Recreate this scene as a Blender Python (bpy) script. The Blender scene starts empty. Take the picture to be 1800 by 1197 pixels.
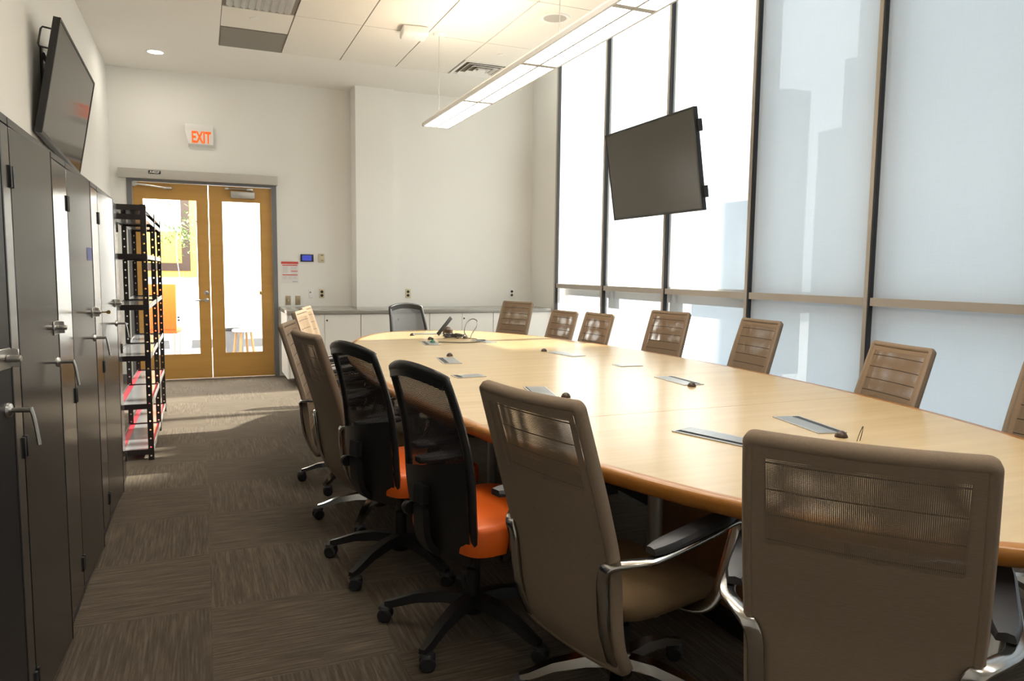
import bpy, bmesh, math, random
from math import sin, cos, pi, radians as R
from mathutils import Vector as V, Matrix as M4

random.seed(7)
scene = bpy.context.scene
COL = scene.collection

# ------------------------------------------------------------------ materials
def newmat(name):
    m = bpy.data.materials.new(name); m.use_nodes = True
    nt = m.node_tree; nt.nodes.clear()
    out = nt.nodes.new('ShaderNodeOutputMaterial')
    return m, nt, out

def N(nt, typ, ins=None, **props):
    n = nt.nodes.new(typ)
    for k, v in props.items(): setattr(n, k, v)
    if ins:
        for k, v in ins.items():
            if hasattr(v, 'is_output'): nt.links.new(v, n.inputs[k])
            else: n.inputs[k].default_value = v
    return n

def math_(nt, op, a, b=None, c=None):
    n = nt.nodes.new('ShaderNodeMath'); n.operation = op
    for i, v in enumerate((a, b, c)):
        if v is None: continue
        if hasattr(v, 'is_output'): nt.links.new(v, n.inputs[i])
        else: n.inputs[i].default_value = v
    return n.outputs[0]

def rgba(c): return (c[0], c[1], c[2], 1.0)

def pbr(name, col, rough=0.5, metal=0.0, spec=0.5, var=0.06, scale=18.0, bump=0.0, bscale=120.0, coat=0.0, emit=None, estr=0.0):
    """Principled material with a little procedural variation of the colour."""
    m, nt, out = newmat(name)
    p = N(nt, 'ShaderNodeBsdfPrincipled', {'Roughness': rough, 'Metallic': metal, 'Specular IOR Level': spec, 'Coat Weight': coat})
    tc = N(nt, 'ShaderNodeTexCoord')
    no = N(nt, 'ShaderNodeTexNoise', {'Vector': tc.outputs['Object'], 'Scale': scale, 'Detail': 3.0})
    mx = N(nt, 'ShaderNodeMix', data_type='RGBA')
    nt.links.new(no.outputs['Fac'], mx.inputs[0])
    mx.inputs[6].default_value = rgba([max(0, c * (1 - var)) for c in col])
    mx.inputs[7].default_value = rgba([min(1, c * (1 + var)) for c in col])
    nt.links.new(mx.outputs[2], p.inputs['Base Color'])
    if bump:
        nb = N(nt, 'ShaderNodeTexNoise', {'Vector': tc.outputs['Object'], 'Scale': bscale, 'Detail': 2.0})
        b = N(nt, 'ShaderNodeBump', {'Strength': bump, 'Distance': 0.002, 'Height': nb.outputs['Fac']})
        nt.links.new(b.outputs[0], p.inputs['Normal'])
    if emit:
        p.inputs['Emission Color'].default_value = rgba(emit); p.inputs['Emission Strength'].default_value = estr
    nt.links.new(p.outputs[0], out.inputs[0])
    return m

def emission(name, col, s):
    m, nt, out = newmat(name)
    e = N(nt, 'ShaderNodeEmission', {'Color': rgba(col), 'Strength': s})
    nt.links.new(e.outputs[0], out.inputs[0]); return m

def carpet_mat():
    m, nt, out = newmat('carpet')
    g = N(nt, 'ShaderNodeNewGeometry')
    sep = N(nt, 'ShaderNodeSeparateXYZ', {0: g.outputs['Position']})
    X, Y = sep.outputs[0], sep.outputs[1]
    T = 0.61
    tx = math_(nt, 'FLOOR', math_(nt, 'DIVIDE', X, T)); ty = math_(nt, 'FLOOR', math_(nt, 'DIVIDE', Y, T))
    par = math_(nt, 'ABSOLUTE', math_(nt, 'MODULO', math_(nt, 'ADD', tx, ty), 2.0))
    def streak(sx, sy):
        cb = N(nt, 'ShaderNodeCombineXYZ', {0: math_(nt, 'MULTIPLY', X, sx), 1: math_(nt, 'MULTIPLY', Y, sy), 2: math_(nt, 'MULTIPLY', math_(nt, 'ADD', tx, math_(nt, 'MULTIPLY', ty, 3.7)), 2.3)})
        return N(nt, 'ShaderNodeTexNoise', {'Vector': cb.outputs[0], 'Scale': 1.0, 'Detail': 4.0, 'Roughness': 0.65}).outputs['Fac']
    a, b = streak(5.0, 110.0), streak(110.0, 5.0)
    s = N(nt, 'ShaderNodeMix', {0: par, 2: a, 3: b})
    ramp = N(nt, 'ShaderNodeValToRGB', {0: s.outputs[0]})
    e = ramp.color_ramp.elements
    e[0].position = 0.30; e[0].color = (0.042, 0.033, 0.025, 1)
    e[1].position = 0.74; e[1].color = (0.18, 0.148, 0.115, 1)
    k = ramp.color_ramp.elements.new(0.5); k.color = (0.086, 0.069, 0.052, 1)
    t2 = N(nt, 'ShaderNodeTexWhiteNoise', {'Vector': N(nt, 'ShaderNodeCombineXYZ', {0: tx, 1: ty}).outputs[0]}, noise_dimensions='3D')
    hv = N(nt, 'ShaderNodeHueSaturation', {'Color': ramp.outputs[0], 'Value': math_(nt, 'ADD', 0.91, math_(nt, 'MULTIPLY', t2.outputs['Value'], 0.18))})
    fine = N(nt, 'ShaderNodeTexNoise', {'Vector': g.outputs['Position'], 'Scale': 700.0, 'Detail': 1.0})
    bh = math_(nt, 'ADD', math_(nt, 'MULTIPLY', fine.outputs['Fac'], 0.5), s.outputs[0])
    bp = N(nt, 'ShaderNodeBump', {'Strength': 0.6, 'Distance': 0.004, 'Height': bh})
    p = N(nt, 'ShaderNodeBsdfPrincipled', {'Base Color': hv.outputs[0], 'Roughness': 0.95, 'Specular IOR Level': 0.12, 'Normal': bp.outputs[0], 'Sheen Weight': 0.22, 'Sheen Roughness': 0.5, 'Sheen Tint': (1.0, 0.84, 0.66, 1)})
    nt.links.new(p.outputs[0], out.inputs[0]); return m

def wood_mat(name, c0, c1, rough, axis='Y', sc=1.0, spec=0.5, coat=0.0, crough=0.1):
    m, nt, out = newmat(name)
    g = N(nt, 'ShaderNodeTexCoord')
    sx = {'X': (1.2, 26, 26), 'Y': (26, 1.2, 26), 'Z': (26, 26, 1.2)}[axis]
    mp = N(nt, 'ShaderNodeMapping', {'Vector': g.outputs['Object'], 'Scale': tuple(q * sc for q in sx)})
    n1 = N(nt, 'ShaderNodeTexNoise', {'Vector': mp.outputs[0], 'Scale': 1.0, 'Detail': 6.0, 'Roughness': 0.6, 'Distortion': 0.4})
    n2 = N(nt, 'ShaderNodeTexNoise', {'Vector': g.outputs['Object'], 'Scale': 1.4, 'Detail': 2.0})
    f = math_(nt, 'ADD', math_(nt, 'MULTIPLY', n1.outputs['Fac'], 0.75), math_(nt, 'MULTIPLY', n2.outputs['Fac'], 0.25))
    r = N(nt, 'ShaderNodeValToRGB', {0: f})
    r.color_ramp.elements[0].position = 0.36; r.color_ramp.elements[0].color = rgba(c0)
    r.color_ramp.elements[1].position = 0.66; r.color_ramp.elements[1].color = rgba(c1)
    p = N(nt, 'ShaderNodeBsdfPrincipled', {'Base Color': r.outputs[0], 'Roughness': rough, 'Specular IOR Level': spec, 'Coat Weight': coat, 'Coat Roughness': crough})
    nt.links.new(p.outputs[0], out.inputs[0]); return m

def shade_mat(name, op):
    m, nt, out = newmat(name)
    g = N(nt, 'ShaderNodeTexCoord')
    w1 = N(nt, 'ShaderNodeTexNoise', {'Vector': N(nt, 'ShaderNodeMapping', {'Vector': g.outputs['Object'], 'Scale': (1, 300, 6)}).outputs[0], 'Scale': 1.0, 'Detail': 2.0})
    w2 = N(nt, 'ShaderNodeTexNoise', {'Vector': N(nt, 'ShaderNodeMapping', {'Vector': g.outputs['Object'], 'Scale': (1, 6, 300)}).outputs[0], 'Scale': 1.0, 'Detail': 2.0})
    weave = math_(nt, 'MULTIPLY', math_(nt, 'ADD', w1.outputs['Fac'], w2.outputs['Fac']), 0.5)
    cr = N(nt, 'ShaderNodeMix', data_type='RGBA'); nt.links.new(weave, cr.inputs[0])
    cr.inputs[6].default_value = (0.66, 0.69, 0.71, 1); cr.inputs[7].default_value = (0.80, 0.83, 0.85, 1)
    tl = N(nt, 'ShaderNodeBsdfTranslucent', {'Color': cr.outputs[2]})
    df = N(nt, 'ShaderNodeBsdfDiffuse', {'Color': cr.outputs[2]})
    mx = N(nt, 'ShaderNodeMixShader', {0: 0.30, 1: tl.outputs[0], 2: df.outputs[0]})
    tr = N(nt, 'ShaderNodeBsdfTransparent', {'Color': (1, 1, 1, 1)})
    fac = math_(nt, 'ADD', op, math_(nt, 'MULTIPLY', weave, 0.05))
    m2 = N(nt, 'ShaderNodeMixShader', {0: fac, 1: mx.outputs[0], 2: tr.outputs[0]})
    nt.links.new(m2.outputs[0], out.inputs[0]); return m

def glass_mat(name='clear_glass', tint=(0.97, 0.99, 0.98)):
    m, nt, out = newmat(name)
    tr = N(nt, 'ShaderNodeBsdfTransparent', {'Color': rgba(tint)})
    gl = N(nt, 'ShaderNodeBsdfGlossy', {'Roughness': 0.02, 'Color': (1, 1, 1, 1)})
    lw = N(nt, 'ShaderNodeLayerWeight', {'Blend': 0.5})
    fr = math_(nt, 'ADD', 0.03, math_(nt, 'MULTIPLY', math_(nt, 'POWER', lw.outputs['Facing'], 5.0), 0.8))
    mx = N(nt, 'ShaderNodeMixShader', {0: fr, 1: tr.outputs[0], 2: gl.outputs[0]})
    nt.links.new(mx.outputs[0], out.inputs[0]); return m

def mesh_mat(name, col, pitch=0.0036, hole=0.32, z0=None, z1=None, halfw=None, seam=None, rough=0.75, warp=6.0, seam_z0=0.0):
    """Woven mesh: small holes in the weave inside a window of the panel (object space), solid elsewhere."""
    m, nt, out = newmat(name)
    g = N(nt, 'ShaderNodeTexCoord')
    sp = N(nt, 'ShaderNodeSeparateXYZ', {0: g.outputs['Object']})
    x, y, z = sp.outputs
    wz = N(nt, 'ShaderNodeTexNoise', {'Vector': g.outputs['Object'], 'Scale': warp}); ws = N(nt, 'ShaderNodeSeparateColor', {0: wz.outputs['Color']})
    u = math_(nt, 'SINE', math_(nt, 'MULTIPLY', math_(nt, 'ADD', x, math_(nt, 'MULTIPLY', ws.outputs[0], 0.0030)), 2 * pi / pitch)); v = math_(nt, 'SINE', math_(nt, 'MULTIPLY', math_(nt, 'ADD', z, math_(nt, 'MULTIPLY', ws.outputs[1], 0.0030)), 2 * pi / pitch))
    pr = math_(nt, 'MULTIPLY', math_(nt, 'ADD', u, 1.0), math_(nt, 'ADD', v, 1.0))
    h = math_(nt, 'GREATER_THAN', pr, 4 * (1 - hole) ** 2 * 0.9)
    if z0 is not None:
        wob = N(nt, 'ShaderNodeTexNoise', {'Vector': g.outputs['Object'], 'Scale': 7.0}).outputs['Fac']
        zz = math_(nt, 'ADD', z, math_(nt, 'MULTIPLY', math_(nt, 'SUBTRACT', wob, 0.5), 0.03))
        h = math_(nt, 'MULTIPLY', h, math_(nt, 'GREATER_THAN', zz, z0))
        h = math_(nt, 'MULTIPLY', h, math_(nt, 'LESS_THAN', z, z1))
    if halfw: h = math_(nt, 'MULTIPLY', h, math_(nt, 'LESS_THAN', math_(nt, 'ABSOLUTE', x), halfw))
    base = N(nt, 'ShaderNodeTexNoise', {'Vector': N(nt, 'ShaderNodeMapping', {'Vector': g.outputs['Object'], 'Scale': (60, 60, 400)}).outputs[0], 'Scale': 1.0, 'Detail': 2.0})
    cm = N(nt, 'ShaderNodeMix', data_type='RGBA'); nt.links.new(base.outputs['Fac'], cm.inputs[0])
    cm.inputs[6].default_value = rgba([c * 0.82 for c in col]); cm.inputs[7].default_value = rgba([c * 1.15 for c in col])
    colout = cm.outputs[2]
    if seam:
        f = math_(nt, 'ABSOLUTE', math_(nt, 'SUBTRACT', math_(nt, 'FRACT', math_(nt, 'DIVIDE', math_(nt, 'ADD', z, seam_z0), seam)), 0.5))
        line = math_(nt, 'LESS_THAN', f, 0.034)
        if halfw: line = math_(nt, 'MULTIPLY', line, math_(nt, 'LESS_THAN', math_(nt, 'ABSOLUTE', x), halfw))
        line = math_(nt, 'MULTIPLY', line, math_(nt, 'LESS_THAN', z, 0.99))
        h = math_(nt, 'MULTIPLY', h, math_(nt, 'SUBTRACT', 1.0, line))
        c2 = N(nt, 'ShaderNodeMix', data_type='RGBA'); nt.links.new(line, c2.inputs[0]); nt.links.new(colout, c2.inputs[6])
        c2.inputs[7].default_value = rgba([c * 0.22 for c in col]); colout = c2.outputs[2]
    p = N(nt, 'ShaderNodeBsdfPrincipled', {'Base Color': colout, 'Roughness': rough, 'Specular IOR Level': 0.25})
    tr = N(nt, 'ShaderNodeBsdfTransparent')
    mx = N(nt, 'ShaderNodeMixShader', {0: h, 1: p.outputs[0], 2: tr.outputs[0]})
    nt.links.new(mx.outputs[0], out.inputs[0]); return m

def punched_mat(name, col, w):
    m, nt, out = newmat(name)
    g = N(nt, 'ShaderNodeTexCoord'); sp = N(nt, 'ShaderNodeSeparateXYZ', {0: g.outputs['Object']})
    x, y, z = sp.outputs; P = 0.062
    zc = math_(nt, 'MULTIPLY', math_(nt, 'SUBTRACT', math_(nt, 'FRACT', math_(nt, 'DIVIDE', z, P)), 0.5), P)
    def r(a): 
        d = math_(nt, 'SUBTRACT', math_(nt, 'ABSOLUTE', a), w / 2)
        return math_(nt, 'SQRT', math_(nt, 'ADD', math_(nt, 'MULTIPLY', d, d), math_(nt, 'MULTIPLY', zc, zc)))
    h = math_(nt, 'LESS_THAN', math_(nt, 'MINIMUM', r(x), r(y)), 0.0062)
    p = N(nt, 'ShaderNodeBsdfPrincipled', {'Base Color': rgba(col), 'Roughness': 0.35, 'Specular IOR Level': 0.5})
    tr = N(nt, 'ShaderNodeBsdfTransparent')
    mx = N(nt, 'ShaderNodeMixShader', {0: h, 1: p.outputs[0], 2: tr.outputs[0]})
    nt.links.new(mx.outputs[0], out.inputs[0]); return m

MT = {}
MT['carpet'] = carpet_mat()
MT['wall'] = pbr('wall_paint', (0.83, 0.82, 0.785), 0.7, var=0.015, scale=2.5, bump=0.05, bscale=260, spec=0.3)
MT['ceil'] = pbr('ceiling_paint', (0.86, 0.84, 0.795), 0.8, var=0.015, scale=2, spec=0.2)
MT['tile'] = pbr('ceiling_tile', (0.83, 0.80, 0.745), 0.9, var=0.02, scale=60, bump=0.15, bscale=500, spec=0.15)
MT['dark'] = pbr('dark_gap', (0.05, 0.045, 0.04), 0.8)
MT['groove'] = pbr('tile_groove', (0.22, 0.19, 0.155), 0.7)
MT['mullion'] = pbr('bronze_aluminium', (0.42, 0.38, 0.33), 0.45, metal=0.15, var=0.04)
MT['mulldark'] = pbr('mullion_side_shade', (0.018, 0.018, 0.020), 0.4)
MT['shade'] = shade_mat('shade_cloth', 0.055); MT['shadesun'] = shade_mat('sun_pass_shade_cloth', 0.45)  # second cloth made more see-through so extra sun enters by the far bays
MT['glass'] = glass_mat()
MT['doorwood'] = wood_mat('honey_maple_door', (0.50, 0.265, 0.062), (0.57, 0.315, 0.08), 0.38, 'X', 0.35)
MT['tablewood'] = wood_mat('pale_maple_top', (0.56, 0.405, 0.205), (0.64, 0.47, 0.25), 0.26, 'X', 0.55, spec=0.5, coat=0.2, crough=0.16)
MT['edgewood'] = wood_mat('amber_edge', (0.38, 0.15, 0.022), (0.47, 0.20, 0.035), 0.32, 'X', 0.5, coat=0.25)
MT['basewood'] = wood_mat('base_veneer', (0.24, 0.13, 0.05), (0.32, 0.18, 0.075), 0.4, 'Z', 0.5)
MT['framegrey'] = pbr('grey_door_frame', (0.17, 0.17, 0.175), 0.45)
MT['hood'] = pbr('header_cover', (0.50, 0.475, 0.43), 0.45, metal=0.2)
MT['steel'] = pbr('brushed_steel', (0.55, 0.54, 0.52), 0.28, metal=0.95)
MT['chrome'] = pbr('polished_aluminium', (0.50, 0.49, 0.475), 0.18, metal=1.0)
MT['silver'] = pbr('silver_paint', (0.50, 0.50, 0.49), 0.35, metal=0.7)
MT['cab'] = pbr('black_enamel', (0.026, 0.024, 0.024), 0.17, var=0.12, scale=3, spec=0.75)
MT['cabside'] = pbr('black_enamel_side', (0.022, 0.02, 0.02), 0.35, spec=0.5)
MT['black'] = pbr('black_plastic', (0.014, 0.014, 0.015), 0.42)
MT['blacksoft'] = pbr('black_rubber', (0.02, 0.02, 0.022), 0.55)
MT['pad'] = pbr('armrest_black', (0.032, 0.032, 0.036), 0.38, bump=0.05)
MT['screen'] = pbr('screen_glass', (0.035, 0.033, 0.03), 0.10, spec=1.0, var=0.03)
MT['screenmatte'] = pbr('screen_matte', (0.050, 0.046, 0.038), 0.24, spec=0.55, var=0.03)
MT['white'] = pbr('white_laminate', (0.78, 0.755, 0.71), 0.35, var=0.01)
MT['whiteplastic'] = pbr('white_plastic', (0.82, 0.81, 0.79), 0.4, var=0.01)
MT['counter'] = pbr('grey_counter', (0.29, 0.275, 0.245), 0.16, var=0.08, scale=90)
MT['brassplate'] = pbr('tan_plate', (0.36, 0.29, 0.19), 0.4, metal=0.3)
MT['ivory'] = pbr('ivory_plastic', (0.62, 0.54, 0.36), 0.45)
MT['orange'] = pbr('orange_vinyl', (0.86, 0.145, 0.012), 0.42, var=0.04, scale=9, bump=0.03, bscale=300)
TAUPE = (0.27, 0.205, 0.147)
MT['meshrear'] = mesh_mat('taupe_mesh_rear', TAUPE, hole=0.36, z0=0.775, z1=0.978, halfw=0.187)
MT['meshfront'] = mesh_mat('taupe_mesh_front', (0.25, 0.173, 0.110), pitch=0.0037, hole=0.34, warp=9.0, z0=0.46, z1=0.985, halfw=0.188, seam=0.062)
MT['meshpad'] = pbr('inner_panel', TAUPE, 0.85)
MT['taupe'] = pbr('taupe_fabric', TAUPE, 0.85, var=0.14, scale=160, spec=0.2, bump=0.2, bscale=700)
MT['seatfab'] = pbr('taupe_seat_fabric', (0.17, 0.115, 0.062), 0.9, var=0.2, scale=300, spec=0.2, bump=0.3, bscale=800)
MT['blackmesh'] = mesh_mat('black_mesh', (0.022, 0.02, 0.022), pitch=0.0050, hole=0.14)
MT['greymesh'] = mesh_mat('grey_mesh', (0.075, 0.08, 0.085), pitch=0.0050, hole=0.24)
MT['rack'] = punched_mat('black_punched_angle', (0.02, 0.016, 0.016), 0.036)
MT['rackbeam'] = pbr('black_rack_beam', (0.024, 0.018, 0.018), 0.3)
MT['deck'] = pbr('grey_shelf_deck', (0.30, 0.30, 0.31), 0.14, spec=0.8, var=0.03)
MT['lid'] = pbr('grey_lid', (0.30, 0.315, 0.32), 0.3, metal=0.4)
MT['red'] = pbr('red_shelf_liner', (0.72, 0.05, 0.08), 0.4)
MT['lamp'] = emission('lamp_diffuser', (1.0, 0.975, 0.92), 8.2)
MT['lampup'] = emission('lamp_uplight', (1.0, 0.82, 0.60), 13.5)
MT['downlight'] = emission('downlight_lens', (1.0, 0.92, 0.78), 4.0)
MT['exitred'] = pbr('exit_letters', (0.85, 0.10, 0.010), 0.5, emit=(1.0, 0.16, 0.012), estr=0.35)
MT['grille'] = pbr('grey_grille', (0.235, 0.215, 0.185), 0.6, var=0.03)
MT['speakergrille'] = pbr('speaker_cloth', (0.46, 0.44, 0.41), 0.8)
MT['cable'] = pbr('black_cable', (0.03, 0.026, 0.022), 0.5)
MT['brown'] = pbr('dark_brown_dome', (0.055, 0.030, 0.016), 0.35)
MT['green'] = pbr('green_plastic', (0.02, 0.14, 0.08), 0.4)
MT['blueui'] = pbr('tablet_screen', (0.01, 0.012, 0.03), 0.15, emit=(0.06, 0.08, 0.5), estr=0.55)
MT['paper'] = pbr('paper', (0.78, 0.75, 0.74), 0.7, var=0.01)
MT['printred'] = pbr('red_print', (0.62, 0.10, 0.07), 0.7)
MT['printgrey'] = pbr('grey_print', (0.50, 0.48, 0.47), 0.7)
MT['printblue'] = pbr('blue_print', (0.35, 0.45, 0.55), 0.7)
MT['sticker'] = pbr('blue_sticker', (0.10, 0.12, 0.33), 0.5)
MT['brass'] = pbr('brass_key', (0.55, 0.38, 0.12), 0.3, metal=0.9)
MT['lobbyfloor'] = pbr('lobby_carpet', (0.22, 0.22, 0.23), 0.9, var=0.2, scale=40)
MT['lobbywall'] = pbr('lobby_paint', (0.88, 0.88, 0.86), 0.7)
MT['amberwood'] = wood_mat('amber_panel', (0.62, 0.36, 0.06), (0.75, 0.46, 0.09), 0.4, 'Z', 0.5)
MT['darkframe'] = pbr('dark_frame', (0.045, 0.025, 0.018), 0.5)
MT['leaf'] = pbr('leaf', (0.16, 0.30, 0.07), 0.5, var=0.3, scale=9)
MT['stoolwood'] = wood_mat('stool_wood', (0.40, 0.22, 0.09), (0.5, 0.29, 0.12), 0.4, 'Z', 0.5)
MT['facade_a'] = pbr('facade_grey', (0.24, 0.26, 0.25), 0.8, var=0.15, scale=0.3)
MT['facade_b'] = pbr('facade_blue', (0.36, 0.41, 0.45), 0.7, var=0.15, scale=0.3)
MT['asphalt'] = pbr('street', (0.62, 0.62, 0.64), 0.9, var=0.1, scale=0.2)

# ------------------------------------------------------------------ mesh builder
class MB:
    def __init__(s): s.bm = bmesh.new()
    def box(s, x0, x1, y0, y1, z0, z1, bev=0.0, seg=2, mi=0, mat=None):
        r = bmesh.ops.create_cube(s.bm, size=1.0)
        vs = r['verts']
        for v in vs:
            v.co = V(((x0 + x1) / 2 + v.co.x * (x1 - x0), (y0 + y1) / 2 + v.co.y * (y1 - y0), (z0 + z1) / 2 + v.co.z * (z1 - z0)))
        fs = set(f for v in vs for f in v.link_faces)
        if bev:
            es = set(e for v in vs for e in v.link_edges)
            rb = bmesh.ops.bevel(s.bm, geom=list(es), offset=bev, segments=seg, affect='EDGES', profile=0.5)
            fs = set(rb['faces']) | set(f for f in fs if f.is_valid)
        if mi:
            for f in fs: f.material_index = mi
        if mat is not None:
            for v in set(v for f in fs for v in f.verts): v.co = mat @ v.co
        return s
    def poly_prism(s, pts, z0, z1, mi=0, mat=None, cap=True):
        n = len(pts)
        a = [s.bm.verts.new((p[0], p[1], z0)) for p in pts]; b = [s.bm.verts.new((p[0], p[1], z1)) for p in pts]
        fs = [s.bm.faces.new((a[i], a[(i + 1) % n], b[(i + 1) % n], b[i])) for i in range(n)]
        if cap: fs += [s.bm.faces.new(list(reversed(a))), s.bm.faces.new(b)]
        for f in fs: f.material_index = mi
        if mat is not None:
            for v in a + b: v.co = mat @ v.co
        return s
    def loft(s, rings, cap=True, closed=True, mi=0):
        rv = [[s.bm.verts.new(p) for p in ring] for ring in rings]
        n = len(rv[0]); m = n if closed else n - 1
        for a, b in zip(rv, rv[1:]):
            for i in range(m):
                f = s.bm.faces.new((a[i], a[(i + 1) % n], b[(i + 1) % n], b[i])); f.material_index = mi
        if cap and closed:
            s.bm.faces.new(list(reversed(rv[0]))).material_index = mi; s.bm.faces.new(rv[-1]).material_index = mi
        return s
    def sweep(s, path, prof, up=V((0, 0, 1)), scales=None, mi=0):
        """prof: list of (a, b) in (side, up) plane; path: points."""
        path = [V(p) for p in path]; rings = []
        for i, p in enumerate(path):
            t = (path[min(i + 1, len(path) - 1)] - path[max(i - 1, 0)]).normalized()
            sd = t.cross(up)
            if sd.length < 1e-4: sd = t.cross(V((0, 1, 0)))
            sd.normalize(); u = sd.cross(t).normalized()
            k = scales[i] if scales else 1.0
            ka, kb = k if isinstance(k, tuple) else (k, k)
            rings.append([p + sd * (a * ka) + u * (b * kb) for a, b in prof])
        return s.loft(rings, mi=mi)
    def tube(s, path, r, n=10, scales=None, up=V((0, 0, 1)), mi=0):
        return s.sweep(path, [(r * cos(2 * pi * i / n), r * sin(2 * pi * i / n)) for i in range(n)], up, scales, mi)
    def lathe(s, prof, c=(0, 0, 0), n=24, mi=0, mat=None):
        rings = [[V((c[0] + r * cos(2 * pi * i / n), c[1] + r * sin(2 * pi * i / n), c[2] + z)) for i in range(n)] for r, z in prof]
        if mat is not None: rings = [[mat @ p for p in ring] for ring in rings]
        if prof[0][0] > 0.0015: return s.loft(rings + [rings[0]], cap=False, mi=mi)
        return s.loft(rings, mi=mi)
    def quad(s, pts, mi=0):
        s.bm.faces.new([s.bm.verts.new(p) for p in pts]).material_index = mi; return s
    def grid(s, fn, nu, nv, mi=0):
        g = [[s.bm.verts.new(fn(i / nu, j / nv)) for i in range(nu + 1)] for j in range(nv + 1)]
        for j in range(nv):
            for i in range(nu): s.bm.faces.new((g[j][i], g[j][i + 1], g[j + 1][i + 1], g[j + 1][i])).material_index = mi
        return s

def obj(name, mb, mats, parent=None, loc=None, smooth=True, ang=38, recalc=True, label=None):
    bm = mb.bm
    if recalc: bmesh.ops.recalc_face_normals(bm, faces=bm.faces)
    me = bpy.data.meshes.new(name); bm.to_mesh(me); bm.free()
    if not isinstance(mats, (list, tuple)): mats = [mats]
    for m in mats: me.materials.append(MT[m] if isinstance(m, str) else m)
    if smooth:
        me.polygons.foreach_set('use_smooth', [True] * len(me.polygons))
        me.set_sharp_from_angle(angle=R(ang))
    o = bpy.data.objects.new(name, me); COL.objects.link(o)
    if parent is not None: o.parent = parent
    if loc is not None: o.location = loc
    if label: o['label'] = label
    return o

def thing(name, label, cat, loc=(0, 0, 0), rz=0.0, group=None, rot=None):
    o = bpy.data.objects.new(name, None); COL.objects.link(o)
    o.empty_display_size = 0.1
    o.location = loc; o.rotation_euler = rot if rot else (0, 0, rz)
    o['label'] = label; o['category'] = cat
    if group: o['group'] = group
    return o

def tag(o, label, cat, group=None):
    o['label'] = label; o['category'] = cat
    if group: o['group'] = group
    return o

def struct(o, label=None):
    o['kind'] = 'structure'
    if label: o['label'] = label; o['category'] = 'room'
    return o

def children(o): return [c for c in bpy.data.objects if c.parent is o]
def copy_tree(o, parent=None):
    c = o.copy(); COL.objects.link(c)
    if parent is not None: c.parent = parent
    for ch in children(o): copy_tree(ch, c)
    return c

def arc(c, r, a0, a1, n):
    return [(c[0] + r * cos(a0 + (a1 - a0) * i / n), c[1] + r * sin(a0 + (a1 - a0) * i / n)) for i in range(n + 1)]

def bez(pts, n=24):
    """Catmull-Rom through the points."""
    P = [V(p) for p in pts]; P = [P[0]] + P + [P[-1]]; o = []
    m = len(P) - 3
    for k in range(m):
        for i in range(n):
            t = i / n; a, b, c, d = P[k:k + 4]
            o.append(0.5 * ((2 * b) + (-a + c) * t + (2 * a - 5 * b + 4 * c - d) * t * t + (-a + 3 * b - 3 * c + d) * t ** 3))
    o.append(P[-2]); return o

# ------------------------------------------------------------------ camera
H = 1.36
F = 1280.5486; YAW = R(23.0276); PIT = R(-5.4403); ROLL = R(0.6703)
f = V((sin(YAW) * cos(PIT), cos(YAW) * cos(PIT), sin(PIT)))
r0 = V((cos(YAW), -sin(YAW), 0)); u0 = r0.cross(f)
rr = cos(ROLL) * r0 + sin(ROLL) * u0; uu = -sin(ROLL) * r0 + cos(ROLL) * u0
cam = bpy.data.cameras.new('camera'); cam.sensor_width = 36.0; cam.sensor_fit = 'HORIZONTAL'
cam.lens = 36.0 * F / 1800.0; cam.clip_start = 0.05; cam.clip_end = 500
co = bpy.data.objects.new('camera', cam); COL.objects.link(co)
co.matrix_world = M4(((rr.x, uu.x, -f.x, 0), (rr.y, uu.y, -f.y, 0), (rr.z, uu.z, -f.z, H), (0, 0, 0, 1)))
scene.camera = co

# ------------------------------------------------------------------ room shell
XL, XR = -0.94, 4.24          # left wall, inner plane of the window wall
YB, YF, ZC = 9.60, -2.2, 3.62  # back wall, wall behind the camera, ceiling
DX0, DX1, DZ = -0.777, 0.875, 2.40   # door opening in the back wall
GX0, GY1 = 0.216, 8.26

struct(obj('floor', MB().box(XL - 0.2, XR + 0.25, YF - 0.2, 9.72, -0.12, 0.0), 'carpet', smooth=False))
struct(obj('wall_left', MB().box(XL - 0.15, XL, YF - 0.15, YB + 0.15, 0, ZC + 0.1), 'wall', smooth=False))
b = MB()
b.box(XL, DX0, YB, YB + 0.14, 0, ZC); b.box(DX1, 1.80, YB, YB + 0.14, 0, ZC); b.box(DX0, DX1, YB, YB + 0.14, DZ, ZC)
b.box(1.80, 2.285, 9.28, YB + 0.14, 0, ZC)            # projecting column
b.box(2.285, 4.24, 9.335, YB + 0.14, 0, ZC); b.box(3.4, 4.6, 9.335, YB + 0.14, ZC, ZC + 0.9)
b.box(4.24, 4.60, 8.84, YB + 0.14, 0, ZC + 0.9)             # pier beside the glazing
struct(obj('wall_back', b, 'wall', smooth=False))
struct(obj('wall_front', MB().box(XL - 0.15, XR + 0.3, YF - 0.15, YF, 0, ZC + 0.9), 'wall', smooth=False))

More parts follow.
